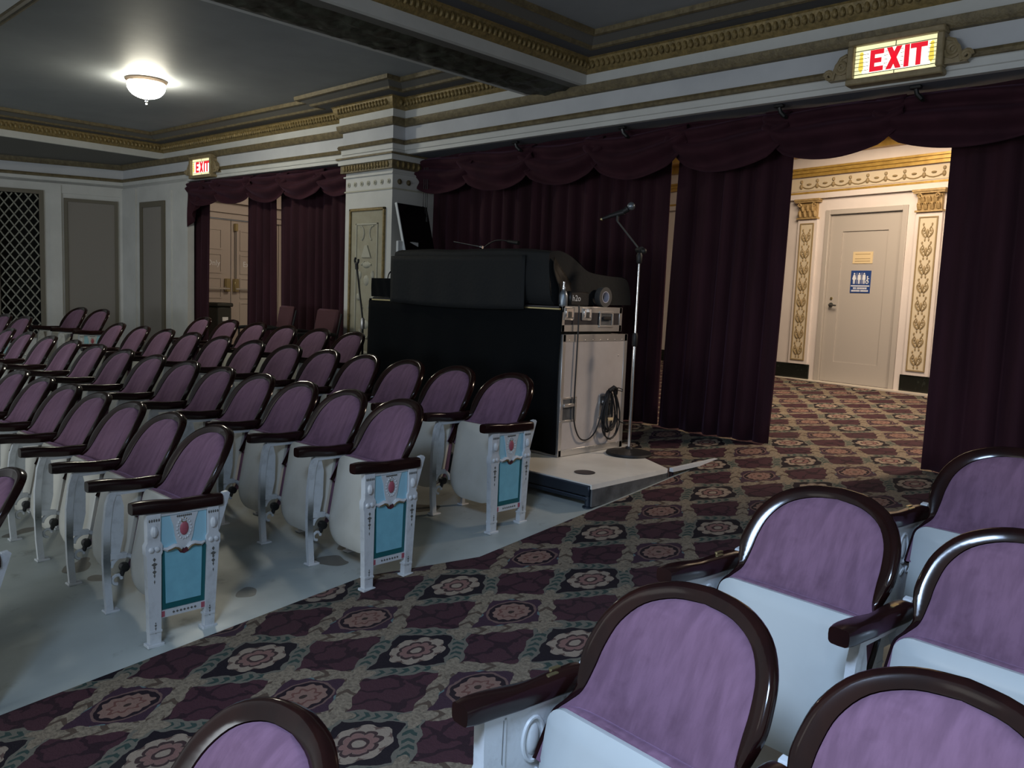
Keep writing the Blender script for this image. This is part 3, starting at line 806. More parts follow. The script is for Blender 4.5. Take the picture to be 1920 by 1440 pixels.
for sgn, a, b in ((-1, -.925, -.006), (1, .006, .925)):
    mb = MB(); mb.box(a, b, -.06, -.015, ez + .01, ez + 2.10, EWm)
    leaf = mb.build('door_leaf', 'door2', d2, smooth=0)
    for z0_, z1_ in ((1.62, 1.95), (1.24, 1.56), (.84, 1.18), (.18, .78)):
        mb = MB(); frame_rect(mb, a + .16, b - .16, ez + z0_, ez + z1_, .025, -.015, -.004, EWm); mb.build('leaf_panel_moulding', 'door2', leaf, smooth=0)
    mb = MB(); mb.bev(a + .12 if sgn < 0 else a + .05, b - .05 if sgn < 0 else b - .12, .03, .055, ez + .985, ez + 1.01, .004, EWm)
    for s_ in ((a + .14, b - .10) if sgn < 0 else (a + .08, b - .14)): mb.bev(s_ - .02, s_ + .02, -.015, .04, ez + .97, ez + 1.03, .004, EWm)
    mb.build('panic_bar', 'alu', leaf)
    mb = MB(); ls = b - .075 if sgn < 0 else a + .07
    mb.bev(ls - .04, ls + .04, -.015, .05, ez + .95, ez + 1.16, .006, EWm)
    mb.build('lock_case', 'brass', leaf)
    tm = text_mesh('Exit Only', .125, 'door_lettering', 'sign_white')
    o = link('door_lettering', tm, leaf)
    tdir = Vector((-.12, .993, 0)).normalized(); nrm = Vector((.993, .12, 0)).normalized()
    pos = EWm @ Vector(((a + b) / 2 + (.03 if sgn < 0 else 0), -.012, ez + 1.40))
    mm = Matrix.Identity(4)
    for i in range(3): mm[i][0] = tdir[i]; mm[i][1] = (0, 0, 1)[i]; mm[i][2] = nrm[i]; mm[i][3] = pos[i]
    o.matrix_world = mm
mb = MB(); mb.tube([EWm @ Vector((.075, .02, ez + 1.16)), EWm @ Vector((.075, .02, ez + 2.02))], .009, 6); mb.build('vertical_rod', 'iron', d2)
mb = MB(); mb.bev(.05, .10, -.01, .04, ez + 1.93, ez + 2.05, .004, EWm); mb.build('rod_latch', 'brass', d2)
bn = thing('waste_bin', 'dark square waste bin with a pale label before the exit doors', 'bin')
mb = MB(); mb.bev(-.62, -.36, .25, .55, ez, ez + .72, .02, EWm); mb.build('bin_body', 'bin', bn)
mb = MB(); mb.bev(-.64, -.34, .23, .57, ez + .72, ez + .78, .015, EWm); mb.build('bin_lid', 'bin', bn)
mb = MB(); mb.box(-.53, -.43, .55, .554, ez + .50, ez + .56, EWm); mb.build('bin_label', 'sign_white', bn, smooth=0)

# ================================================================== CURTAINS
def curtain(name, label, x0t, x1t, x0b, x1b, yt, ztop, zbot, folds, amp, group=None, seed=0, ybend=0.0, y1=None, bulge=0.0):
    rnd = random.Random(seed); ph = [rnd.uniform(-.5, .5) for _ in range(int(folds) + 3)]
    nu = int(folds * 10); nv = 14
    mb = MB()
    def fn(u, v):
        z = zbot + (ztop - zbot) * v
        t = u * folds; k = int(t); f = t - k
        a = ph[k] * (1 - f) + ph[min(k + 1, len(ph) - 1)] * f
        x0 = x0b + (x0t - x0b) * v; x1 = x1b + (x1t - x1b) * v + bulge * sin(pi * v)
        x = x0 + (x1 - x0) * u
        s = sin(2 * pi * (t + .45 * a)); s2 = sin(4 * pi * t + a * 3 + v)
        am = amp * (.55 + .45 * (1 - v)) * (.75 + .5 * abs(a)) * min(1, .25 + 6 * min(u, 1 - u))
        y = yt + (0 if y1 is None else (y1 - yt) * u) + s * am + s2 * am * .25 + ybend * (1 - v)
        x += .35 * am * cos(2 * pi * (t + .45 * a))
        return (x, y, z)
    mb.grid(fn, nu, nv)
    o = mb.build(name, 'curtain', None, smooth=180, label=label, cat='curtain', group=group)
    md = o.modifiers.new('thickness', 'SOLIDIFY'); md.thickness = .006
    return o
FZ = fz(5.95) + .015
curtain('curtain', 'wide burgundy velvet curtain hanging behind the sound desk', -7.12, -4.055, -7.10, -4.06, 6.06, ZS - .06, FZ, 18, .055, seed=1)
curtain('curtain', 'burgundy curtain panel on the latch side of the lit opening, beside the mic stand', -3.935, -2.94, -4.005, -2.985, 6.0, ZS - .06, FZ, 6, .05, seed=2, bulge=.01)
curtain('curtain', 'burgundy curtain drawn to the other side of the lit opening, behind the seats', -1.84, .8, -1.85, .8, 5.98, ZS - .06, FZ, 14, .055, seed=3)
curtain('curtain', 'narrow burgundy curtain at the outer edge of the exit door bay', -12.0, -11.40, -12.05, -11.44, 5.55, ZS - .06, FZ - .05, 4, .04, seed=4, y1=5.59)
curtain('curtain', 'narrow burgundy curtain between the exit doors and the slit of light', -10.48, -9.87, -10.50, -9.82, 5.67, ZS - .06, FZ - .04, 4, .045, seed=5, y1=5.73)
curtain('curtain', 'burgundy curtain panel next to the white column, exit door bay', -9.77, -8.0, -9.74, -8.0, 5.74, ZS - .06, FZ - .03, 11, .05, seed=6, y1=5.9)


def valance(label, joints, yf, ztop, drop, sag, seed=0):
    root = thing('swag_valance', label, 'valance')
    rnd = random.Random(seed)
    for i in range(len(joints) - 1):
        xa, xb = joints[i], joints[i + 1]
        xa, xb = xa - .10, xb + .10
        mb = MB(); sg = sag * rnd.uniform(.9, 1.15); off = -.012 * (i % 2)
        def fn(u, v):
            c = 4 * u * (1 - u)
            x = xa + (xb - xa) * u
            e = min(1, min(u, 1 - u) * 7)
            z = ztop - v * (drop * (.72 + .28 * e) + sg * c * v ** .5)
            rid = sin((v ** .8) * 5.2 * pi + 1.1 * sin(u * 5 + i)) * (.042 * (.35 + .65 * c))
            y = yf(x) - .05 - .045 * sin(pi * v) - .02 * c * v + rid + off
            return (x, y, z)
        mb.grid(fn, 26, 22)
        o = mb.build('swag', 'swag', root, smooth=180)
        md = o.modifiers.new('thickness', 'SOLIDIFY'); md.thickness = .006
    return root
yfm = lambda x: 5.90
valance('row of burgundy swags over the sound desk and the lit opening', [-7.16, -6.35, -5.52, -4.70, -3.86, -3.0, -2.2, -1.25, -.4, .5], yfm, ZS - .012, .24, .16, 3)
yfl = lambda x: 5.78 + (x + 8) * .085
vl = valance('burgundy swags over the exit door bay beside the column', [-11.60, -10.95, -10.2, -9.45, -8.72, -8.02], yfl, ZS - .012, .22, .14, 4)
# cascade at the outer end of that valance
mb = MB()
mb.grid(lambda u, v: (-11.69 + u * (.50 - .26 * v), 5.44 - .04 * sin(u * 9 + v * 2) - .02, ZS - .02 - v * (.62 - .28 * u)), 16, 10)
o = mb.build('cascade', 'swag', vl, smooth=180); o.modifiers.new('thickness', 'SOLIDIFY').thickness = .006
# tassel cord by the column
ts = thing('tassel_cord', 'dark tie cords with tassels hanging beside the white column', 'tassel')
for dx in (0, .03, .055):
    mb = MB(); mb.tube([(CX1 + .10 + dx, 5.80, ZS - .12), (CX1 + .10 + dx * 1.2, 5.795, ZS - .52 - dx * 2)], .0035, 5); mb.build('cord', 'rubber', ts)
    mb = MB(); mb.lathe([(.002, .0), (.010, -.01), (.008, -.02), (.014, -.06), (.002, -.062)], 8, (CX1 + .10 + dx * 1.2, 5.795, ZS - .52 - dx * 2)); mb.build('tassel', 'rubber', ts)
# pipe clamps under the soffit
for x, lab in ((-5.55, 'above the sound desk'), (-4.32, 'above the gap beside the mic stand'), (-2.93, 'above the edge of the lit opening'), (-2.0, 'under the large lit exit sign')):
    cl = thing('pipe_clamp', 'small black pipe clamp on the soffit ' + lab, 'clamp', (x, 5.70, ZS))
    mb = MB(); mb.bev(-.035, .035, -.02, .02, -.022, 0, .004); mb.build('clamp_plate', 'hinge', cl)
    mb = MB(); mb.tube([(0, 0, -.02), (.005, .01, -.05), (.025, .03, -.075), (.03, .06, -.085)], [.014, .016, .018, .012], 8); mb.build('clamp_hook', 'hinge', cl)

# ================================================================== EXIT SIGNS
def exit_sign(label, x, y, zc, w_, h, rotz=0, glow=1.0):
    t = thing('exit_sign', label, 'sign', (x, y, zc), rotz)
    f = .042; hw = w_ / 2; hh = h / 2
    mb = MB()
    for (a, b, c, d) in ((-hw - f, hw + f, hh, hh + f), (-hw - f, hw + f, -hh - f, -hh), (-hw - f, -hw, -hh, hh), (hw, hw + f, -hh, hh)):
        mb.bev(a, b, -.045, .06, c, d, .008)
    mb.build('frame', 'sign_frame', t)
    mb = MB(); mb.box(-hw, hw, -.004, .004, -hh, hh); pane = mb.build('glass_pane', 'glass_cream', t, smooth=0)
    mb = MB(); mb.box(-hw * .80, hw * .84, -.006, -.004, -hh * .70, hh * .66); mb.build('white_glass', 'glass_white', pane, smooth=0)
    def lw_(pts): # letter stroke polygons in (x,z)
        return pts
    H = hh * .66; st = .030 * (w_ / .5); Y0, Y1 = -.009, -.006
    def put(nm, polys, mtn):
        b_ = MB()
        for p in polys: b_.prism(p, Y0, Y1, 1)
        b_.build(nm, mtn, pane, smooth=0)
    def R(a, b, c, d): return [(a, c), (b, c), (b, d), (a, d)]
    x0 = -hw * .62; cw = hw * .34
    put('letter_e', [R(x0, x0 + st, -H, H), R(x0 + st, x0 + cw, H - st, H), R(x0 + st, x0 + cw * .85, -st / 2, st / 2), R(x0 + st, x0 + cw, -H, -H + st)], 'glass_red')
    x0 = -hw * .22; cw = hw * .38
    put('letter_x', [[(x0, H), (x0 + st * 1.15, H), (x0 + cw, -H), (x0 + cw - st * 1.15, -H)], [(x0 + cw - st * 1.15, H), (x0 + cw, H), (x0 + st * 1.15, -H), (x0, -H)]], 'glass_red')
    x0 = hw * .22
    put('letter_i', [R(x0, x0 + st, -H, H)], 'glass_red')
    x0 = hw * .36; cw = hw * .40
    put('letter_t', [R(x0, x0 + cw, H - st, H), R(x0 + cw / 2 - st / 2, x0 + cw / 2 + st / 2, -H, H - st)], 'glass_red')
    for sg in (-1, 1):
        xc = sg * hw * .86 if sg > 0 else -hw * .84
        put('torch', [[(xc - .010, H * .55), (xc + .010, H * .55), (xc + .016, -H * .6), (xc, -H * .95), (xc - .016, -H * .6)],
                      [(xc + .013 * cos(k * pi / 4), H * .75 + .014 * sin(k * pi / 4)) for k in range(8)]], 'glass_amber')
    b_ = MB()
    lw = .0022
    for z in [-hh * .74, hh * .70]: b_.box(-hw, hw, -.0105, -.0085, z - lw, z + lw)
    for j in range(1, 6):
        z = -hh * .74 + j * hh * 1.44 / 6
        for a, b in ((-hw, -hw * .64), (hw * .78, hw), (-hw * .27, -hw * .18), (hw * .13, hw * .21)): b_.box(a, b, -.0105, -.0085, z - lw * .7, z + lw * .7)
    for z0_, z1_ in ((hh * .7, hh), (-hh, -hh * .74)): b_.box(-lw, lw, -.0105, -.0085, z0_, z1_)
    b_.build('lead_came', 'lead', pane, smooth=0)
    for sg in (-1, 1):
        b_ = MB(); xb = sg * (hw + f)
        def sp(cx_, cz_, r, n=20, turns=1.6, d0=0):
            return [(cx_ + sg * r * (1 - .75 * k / n) * cos(2 * pi * turns * k / n + d0), -.012 + .0, cz_ + r * (1 - .75 * k / n) * sin(2 * pi * turns * k / n + d0)) for k in range(n + 1)]
        b_.tube(sp(xb + sg * .045, -.01, .048, d0=pi), .012, 6)
        b_.tube(sp(xb + sg * .125, -.055, .034, d0=0), .011, 6)
        b_.tube([(xb + sg * .01, -.012, .06), (xb + sg * .05, -.012, .045), (xb + sg * .085, -.012, -.02), (xb + sg * .10, -.012, -.085)], .012, 6)
        b_.prism([(xb, -.09), (xb + sg * .13, -.09), (xb + sg * .08, -.03), (xb + sg * .06, .03), (xb, .07)], -.008, .05, 1)
        b_.build('scroll_bracket', 'sign_frame', t)
    return t
exit_sign('large lit stained glass EXIT sign above the open curtains', -2.09, WY - .055, 3.195, .505, .205)
exit_sign('small lit stained glass EXIT sign above the exit door bay', -11.20, 5.43 - .06, 3.195, .50, .215, atan2(.33, 5.72))

# ================================================================== CEILING LAMP
lp = thing('ceiling_light', 'lit opal dome lamp with finial on the slate grey ceiling', 'lamp', (-9.02, 3.72, ZC))
lp.scale = (.75, .75, .75)
mb = MB(); mb.lathe([(.275, 0), (.275, -.018), (.262, -.03), (.25, -.045), (.22, -.05)], 36); mb.build('canopy', 'lamp_metal', lp)
mb = MB()
mb.lathe([(.245, -.052), (.25, -.075), (.243, -.12), (.22, -.165), (.18, -.205), (.12, -.235), (.05, -.252), (.01, -.255)], 36); mb.build('glass_bowl', 'lamp_glass', lp)
mb = MB(); mb.lathe([(.002, -.25), (.03, -.253), (.032, -.266), (.012, -.275), (.022, -.295), (.012, -.315), (.018, -.335), (.002, -.36)], 16); mb.build('finial', 'chrome', lp)

# ================================================================== THEATRE SEATS
SA, CA = sin(radians(29)), cos(radians(29))
BY0, BZ0 = .192, .408
INN = spl([(.25, 0), (.25, .08), (.247, .125), (.228, .158), (.208, .195), (.201, .255), (.198, .315), (.184, .385), (.145, .448), (.078, .488), (0, .50)], 4)
def rim_e(v): t = max(0, min(1, (v - .13) / .16)); return .004 + .040 * t * t * (3 - 2 * t)
def outer(i):
    a = INN[max(i - 1, 0)]; b = INN[min(i + 1, len(INN) - 1)]
    d = (b - a); d.normalize(); n = Vector((d.y, -d.x))
    if i == len(INN) - 1: n = Vector((0, 1))
    e = rim_e(INN[i].y); return Vector((max(0, INN[i].x + n.x * e), INN[i].y + n.y * e))
OUT = [outer(i) for i in range(len(INN))]; OUT[-1] = Vector((0, OUT[-1].y))
def bk(x, v, h):
    h = h + .85 * x * x
    return (x, BY0 + v * SA - h * CA, BZ0 + v * CA + h * SA)
def full(half): return [(-p.x, p.y) for p in half[:-1]] + [(p.x, p.y) for p in reversed(half)]
def chair_meshes():
    R = {}
    # rim
    fo, fi = full(OUT), full(INN); mb = MB(); n = len(fo); vs_ = []
    for (ox, ov), (ix, iv) in zip(fo, fi):
        mx, mv = (ox * .55 + ix * .45), (ov * .55 + iv * .45)
        vs_ += [bk(ox, ov, -.016), bk(ox, ov, .006), bk(ox * .85 + ix * .15, ov * .85 + iv * .15, .015), bk(mx, mv, .019), bk(ix, iv, .014), bk(ix, iv, -.01)]
    fs = [(i * 6 + k, i * 6 + k + 1, (i + 1) * 6 + k + 1, (i + 1) * 6 + k) for i in range(n - 1) for k in range(5)]
    mb.add(vs_, fs)
    # back board
    nrow = len(OUT)
    mb.grid(lambda u, v: bk(OUT[min(nrow - 1, round(v * (nrow - 1)))].x * (2 * u - 1), OUT[min(nrow - 1, round(v * (nrow - 1)))].y, -.016), 6, nrow - 1)
    R['back_frame'] = mb.mesh('back_frame', 'mahogany', 50)
    mb = MB()
    def cu(u, v):
        i = min(nrow - 1, round(v * (nrow - 1))); p = INN[i]; s = 2 * u - 1
        s = s * (1.5 - .5 * s * s)   # crowd towards the edges
        e = (1 - abs(s) ** 5) * min(1, (1.004 - p.y / .50) / .12) ** .5
        return bk(p.x * .995 * s, p.y * .997, .010 + .034 * max(0, e))
    mb.grid(cu, 16, nrow - 1); R['back_cushion'] = mb.mesh('back_cushion', 'velvet', 180)
    # folded seat: enamelled shell and cushion
    def seat_out(hw, zb, zt, rt, rb):
        pts = [(0, zb)]
        for k in range(9): a = -pi / 2 + pi / 2 * k / 8; pts.append((hw - rb + rb * cos(a), zb + rb * .85 + rb * .85 * sin(a)))
        for k in range(7): a = pi / 2 * k / 6; pts.append((hw - rt + rt * cos(a), zt - rt + rt * sin(a)))
        pts.append((0, zt)); return pts
    def seat_y(z): return .160 - .183 * (.56 - z)
    so = seat_out(.236, .130, .580, .045, .16)
    mb = MB(); nr = len(so)
    def sh(u, v):
        x, z = so[min(nr - 1, round(v * (nr - 1)))]; s = 2 * u - 1; s = s * (1.5 - .5 * s * s)
        t = (z - .130) / .450
        e = (1 - s ** 6) * min(1, max(0, (1 - abs(2 * t - 1) ** 5)))
        return (x * s, seat_y(z) - .030 * e, z)
    mb.grid(sh, 14, nr - 1)
    ring = [(-x, z) for x, z in so] + [(x, z) for x, z in reversed(so)]; n = len(ring)
    cx_, cz_ = 0, .38
    vs_ = []
    for x, z in ring: vs_ += [(x, seat_y(z), z), (x * 1.004, seat_y(z) + .012, z), (x * .985, seat_y(z) + .020, cz_ + (z - cz_) * .99)]
    fs = [(i * 3 + k, i * 3 + k + 1, ((i + 1) % n) * 3 + k + 1, ((i + 1) % n) * 3 + k) for i in range(n) for k in range(2)]
    mb.add(vs_, fs); R['seat_shell'] = mb.mesh('seat_shell', 'enamel', 40)
    R['seat_shell_white'] = mb.mesh('seat_shell', 'enamel_cool', 40)
    mb = MB(); so2 = seat_out(.231, .140, .584, .05, .14)
    def cs(side):
        def f(u, v):
            x, z = so2[min(nr - 1, round(v * (nr - 1)))]; s = 2 * u - 1; s = s * (1.5 - .5 * s * s); t = (z - .140) / .444
            e = (1 - s ** 6) * min(1, max(0, (1 - abs(2 * t - 1) ** 6)))
            return (x * s, seat_y(z) + .014 + (.080 * max(0, e) ** .35 if side else 0), z)
        return f
    mb.grid(cs(1), 14, nr - 1); mb.grid(cs(0), 14, nr - 1); R['seat_cushion'] = mb.mesh('seat_cushion', 'velvet', 180)
    # armrest
    def arm(mat_, wide=1.0):
        mb = MB(); secs = []
        for k in range(19):
            t = k / 18; y = -.085 + .395 * t
            hw = (.032 if t < .5 else .030) - .007 * math.exp(-((t - .55) / .2) ** 2)
            ee = min(1, t / .07, (1 - t) / .03 + .55) ** .5 if t > 0 else .55
            hw *= wide * (.72 + .28 * ee); hh = .0275 * (.72 + .28 * ee)
            zc = .606 + .006 * cos(pi * t) - .006 * math.exp(-((t - .5) / .2) ** 2)
            secs.append([(hw * (abs(cos(a)) ** .45) * (1 if cos(a) >= 0 else -1), y, zc + hh * (abs(sin(a)) ** .55) * (1 if sin(a) >= 0 else -1)) for a in [2 * pi * j / 16 for j in range(16)]])
        vs_ = [p for s_ in secs for p in s_]
        fs = [(i * 16 + k, i * 16 + (k + 1) % 16, (i + 1) * 16 + (k + 1) % 16, (i + 1) * 16 + k) for i in range(18) for k in range(16)]
        fs += [tuple(range(16)), tuple(range(18 * 16, 19 * 16))]
        mb.add(vs_, fs); return mb.mesh('armrest', mat_, 50)
    R['armrest'] = arm('arm_wood')
    mb = MB(); mb.prism([(.006 * cos(q), (.013 if sin(q) >= 0 else -.013) + .006 * sin(q) + .235) for q in [.01 + 2 * pi * k / 14 for k in range(14)]], .626, .6295, 2)
    R['number_plate'] = mb.mesh('number_plate', 'brass', 30)
    # plain standard
    mb = MB()
    pth = [(.008, .012), (.0, .12), (-.004, .25), (-.002, .40), (.012, .52), (.03, .575)]
    for (ya, za), (yb, zb) in zip(pth[:-1], pth[1:]):
        mb.prism([(ya - .016, za), (ya + .016, za), (yb + .016, zb), (yb - .016, zb)], -.013, .013, 0)
    mb.prism([(.0, .27), (.055, .265), (.075, .36), (.078, .50), (.06, .575), (.02, .575)], -.006, .006, 0)
    mb.prism([(.0, .255), (.085, .250), (.09, .275), (.0, .285)], -.012, .012, 0)
    mb.box(-.011, .011, .02, .30, .558, .584)
    mb.prism([(.225, .558), (.26, .50), (.285, .50), (.315, .558), (.345, .622), (.335, .632), (.318, .628), (.30, .588)], -.012, .012, 0)
    mb.prism([(.262, .53), (.288, .53), (.262, .026), (.238, .026)], -.011, .011, 0)
    mb.bev(-.028, .028, -.018, .05, 0, .012, .003); mb.bev(-.026, .026, .225, .285, .026, .036, .003)
    # scrolled hinge bracket
    mb.tube([(0, .075 + .058 * cos(t), .205 + .055 * sin(t)) for t in [pi * .95 - k * .25 for k in range(13)]], .011, 6)
    mb.tube([(0, .045 + .022 * cos(t), .150 + .022 * sin(t)) for t in [k * .6 for k in range(9)]], .008, 6)
    R['standard'] = mb.mesh('standard', 'post', 35)
    mb = MB(); mb.lathe([(.001, -.02), (.020, -.019), (.024, 0), (.020, .019), (.001, .02)], 14, (0, .078, .205), Matrix.Rotation(radians(90), 4, 'Y'))
    mb.tube([(0, .075, .20), (0, .066, .165)], [.014, .010], 8)
    R['hinge'] = mb.mesh('hinge', 'hinge', 35)
    # decorated aisle standard (outer face towards +x)
    mb = MB(); t_ = .016
    def post(yc_t, yc_b, wt, wb, zb_):
        mb.prism([(yc_b - wb, zb_), (yc_b + wb, zb_), (yc_t + wt, .40), (yc_t + wt + .005, .41), (yc_t + wt + .005, .445), (yc_t + wt - .004, .46), (yc_t + wt - .002, .58), (yc_t - wt + .002, .58), (yc_t - wt + .004, .46), (yc_t - wt - .005, .445), (yc_t - wt - .005, .41), (yc_t - wt, .40)], -.016, .020, 0)
        mb.bev(-.024, .030, yc_b - wb - .012, yc_b + wb + .012, zb_ - .008, zb_ + .006, .002)
        mb.ball((.022, yc_t - .012, .428), .010, .012, .012); mb.ball((.022, yc_t + .012, .428), .010, .012, .012)
        mb.ball((.022, yc_t, .505), .014, .016, .026)
        mb.prism([(yc_b - wb - .003, zb_ + .055), (yc_b + wb + .003, zb_ + .055), (yc_b + wb + .003, zb_ + .065), (yc_b - wb - .003, zb_ + .065)], -.018, .023, 0)
    post(.005, .010, .031, .024, .008); post(.268, .250, .027, .022, .030)
    mb.box(-.012, .012, .03, .25, .118, .150); mb.box(-.014, .014, -.02, .292, .565, .586); mb.box(-.010, .004, .03, .25, .14, .57)
    mb.prism([(.275, .45), (.295, .45), (.350, .622), (.340, .632), (.318, .628), (.285, .57)], -.012, .012, 0)
    R['end_standard'] = mb.mesh('end_standard', 'post', 35)
    mb = MB(); mb.prism([(.042, .152), (.232, .152), (.240, .43), (.036, .43)], .004, .008, 0); R['border_panel'] = mb.mesh('border_panel', 'teal', 0)
    mb = MB(); mb.prism([(.058, .178), (.214, .178), (.220, .425), (.054, .425)], .008, .0105, 0); R['blue_panel'] = mb.mesh('blue_panel', 'blue', 0)
    mb = MB(); mb.prism([(.036, .425), (.240, .425), (.240, .565), (.036, .565)], .004, .0085, 0); R['sky_field'] = mb.mesh('sky_field', 'pale_blue', 0)
    mb = MB(); c = .138
    mb.prism([(c - .062, .562), (c - .048, .52), (c - .040, .47), (c - .028, .425), (c, .408), (c + .028, .425), (c + .040, .47), (c + .048, .52), (c + .062, .562)], .0085, .0135, 0)
    for k in range(18):
        a = 2 * pi * k / 18; mb.ball((.0145, c + .031 * cos(a), .498 + .044 * sin(a)), .004, .0055, .0055, 6, 4)
    for sg in (-1, 1):
        mb.tube([(.014, c + sg * (.012 + .016 * k), .41 + .004 * k + .010 * sin(k * 1.1)) for k in range(6)], [.009, .012, .012, .011, .010, .006], 6)
    R['cartouche'] = mb.mesh('cartouche', 'relief', 40)
    mb = MB(); mb.ball((.0145, c, .498), .006, .020, .031, 12, 6); R['medallion'] = mb.mesh('medallion', 'pink', 60)
    mb = MB()
    for sg in (-1, 1): mb.tube([(.020, c + sg * (.014 + .015 * k), .402 + .005 * k + .010 * sin(k * 1.1)) for k in range(5)], [.003, .0055, .0055, .005, .003], 5)
    mb.tube([(.0145, c + .013 * cos(a), .535 + .01 * sin(a)) for a in [k * .7 for k in range(9)]], .0025, 5)
    R['gilt_scroll'] = mb.mesh('gilt_scroll', 'gilt', 40)
    mb = MB(); mb.prism([(c - .030, .410), (c + .030, .410), (c + .018, .392), (c, .386), (c - .018, .392)], .0085, .0125, 0); R['maroon_drop'] = mb.mesh('maroon_drop', 'maroon', 0)
    mb = MB()
    def orn(yc, zc, s_):
        for dz, w_ in ((.0, .8), (-.016, 1.6), (-.026, .7), (-.040, 1.1), (-.052, .5), (-.072, .35)):
            mb.prism([(yc - .006 * w_ * s_, zc + dz * s_), (yc, zc + (dz + .006) * s_), (yc + .006 * w_ * s_, zc + dz * s_), (yc, zc + (dz - .008) * s_)], .0195, .0212, 0)
    orn(.006, .385, 1.35); orn(.267, .385, 1.35); orn(.010, .105, .6); orn(.251, .125, .6)
    for k in range(5): mb.ball((.0205, .006 - .02 + .01 * k, .553), .002, .004, .007, 6, 4); mb.ball((.0205, .267 - .02 + .01 * k, .553), .002, .004, .007, 6, 4)
    for k in range(7): mb.prism([(.085 + k * .016, .134), (.091 + k * .016, .140), (.097 + k * .016, .134), (.091 + k * .016, .128)], .0115, .0135, 0)
    for k in range(8): mb.ball((.0148, c - .030 + .0085 * k, .555), .002, .004, .005, 6, 4)
    R['painted_ornament'] = mb.mesh('painted_ornament', 'umber', 40)
    mb = MB()
    mb.box(.0118, .0138, -.008, .008, .122, .147)
    R['red_square'] = mb.mesh('red_square', 'pink', 0)
    # inner face relief of the end standard (plain white cast ornament)
    mb = MB()
    for rr, d in ((.036, .006), (.026, .010)):
        pass
    mb.tube([(-.011, c + .034 * cos(a), .485 + .056 * sin(a)) for a in [2 * pi * k / 24 for k in range(25)]], .0055, 6, cap=False)
    mb.ball((-.010, c, .485), .006, .022, .042, 12, 6)
    for k in range(5): mb.tube([(-.011, .05 + .045 * k + .014 * cos(a), .395 + .012 * sin(a + k)) for a in [j * .7 for j in range(8)]], .004, 5)
    mb.prism([(.040, .14), (.046, .14), (.046, .57), (.040, .57)], -.014, -.009, 0)
    R['cast_relief'] = mb.mesh('cast_relief', 'relief', 50)
    return R
CM = chair_meshes()


def seat(x, y, th, label, group, end=None, extra=False, S=.545, plates=0, white=False, zoff=0.0, sx_=1.0):
    t = thing('theatre_seat', label, 'seat', (x, y, fz(y) + zoff), th, group)
    t.scale = (sx_, 1, 1); S = S / sx_
    link('back_frame', CM['back_frame'], t); link('back_cushion', CM['back_cushion'], t)
    link('seat_shell', CM['seat_shell_white' if white else 'seat_shell'], t); link('seat_cushion', CM['seat_cushion'], t)
    def std(sx):
        s_ = link('standard', CM['standard'], t, (sx, 0, 0)); link('hinge', CM['hinge'], s_)
        a = link('armrest', CM['armrest'], t, (sx, 0, 0))
        if plates:
            for k in range(plates): link('number_plate', CM['number_plate'], a, (0 if plates == 1 else -.012 + .012 * k - .006, -.022 * k, 0))
    def endp(sx, flip):
        s_ = link('end_standard', CM['end_standard'], t, (sx, 0, 0))
        if flip: s_.scale = (-1, 1, 1)
        for nm in ('border_panel', 'blue_panel', 'sky_field', 'cartouche', 'medallion', 'gilt_scroll', 'maroon_drop', 'painted_ornament', 'cast_relief'):
            link(nm, CM[nm], s_, kind='stuff' if nm in ('painted_ornament', 'gilt_scroll', 'cast_relief') else None)
        for yy in (.044, .222): link('red_square', CM['red_square'], s_, (0, yy, 0))
        a = link('armrest', CM['armrest'], t, (sx, 0, 0))
        if plates:
            link('number_plate', CM['number_plate'], a, (-.020, .0, 0)); link('number_plate', CM['number_plate'], a, (.002, -.030, 0))
    if end == 'R': endp(S / 2, False)
    elif end == 'L': endp(-S / 2, True); std(S / 2)
    else: std(S / 2)
    if extra: std(-S / 2)
    return t


ORD = ['first', 'second', 'third', 'fourth', 'fifth', 'sixth', 'seventh', 'eighth', 'ninth', 'tenth', 'eleventh', 'twelfth', 'thirteenth', 'fourteenth']
ROWN = {0: 'fourth row in front of sound desk', 1: 'third row in front of sound desk', 2: 'second row in front of sound desk',
        3: 'row just in front of sound desk', 4: 'row beside the sound desk'}
GRP = 'purple theatre seats before the sound desk'
# left block: (row, x of aisle standard, y of front legs, count, spacing, first index)
for row, y0, k0, xs in ((1, 1.43, 0, (-3.70, -4.19, -4.68, -5.17, -5.66, -6.16, -6.70, -7.25)),
                        (2, 2.36, 0, (-3.455, -3.94, -4.43, -4.93, -5.45, -5.99, -6.57, -7.18, -7.79, -8.41, -9.06, -9.75, -10.4)),
                        (3, 3.29, 0, (-3.54, -4.05, -4.56, -5.06, -5.57, -6.12, -6.71, -7.31, -7.92, -8.50, -9.10, -9.76)),
                        (4, 4.13, 5, (-6.41, -6.98, -7.57, -8.17, -8.77, -9.42))):
    n = len(xs)
    for i, x in enumerate(xs):
        if i == 0 and k0 == 0: lab = 'purple velvet seat with blue painted end panel, ' + ROWN[row]
        else: lab = 'purple velvet seat, %s from the carpeted aisle, %s' % (ORD[i + k0], ROWN[row])
        g0 = (xs[i - 1] - x) if i else .50
        seat(x, y0, 0, lab, GRP, end='R' if (i == 0 and k0 == 0) else None, extra=(i == n - 1), S=min(g0, .56), sx_=.93 if g0 < .53 else 1.0)
for i, x in enumerate((-3.66, -4.16)):
    seat(x, .545, 0, 'purple velvet seat, %s from the carpeted aisle, %s' % (ORD[i], ROWN[0]), GRP, end='R' if i == 0 else None, S=.50, sx_=.93)
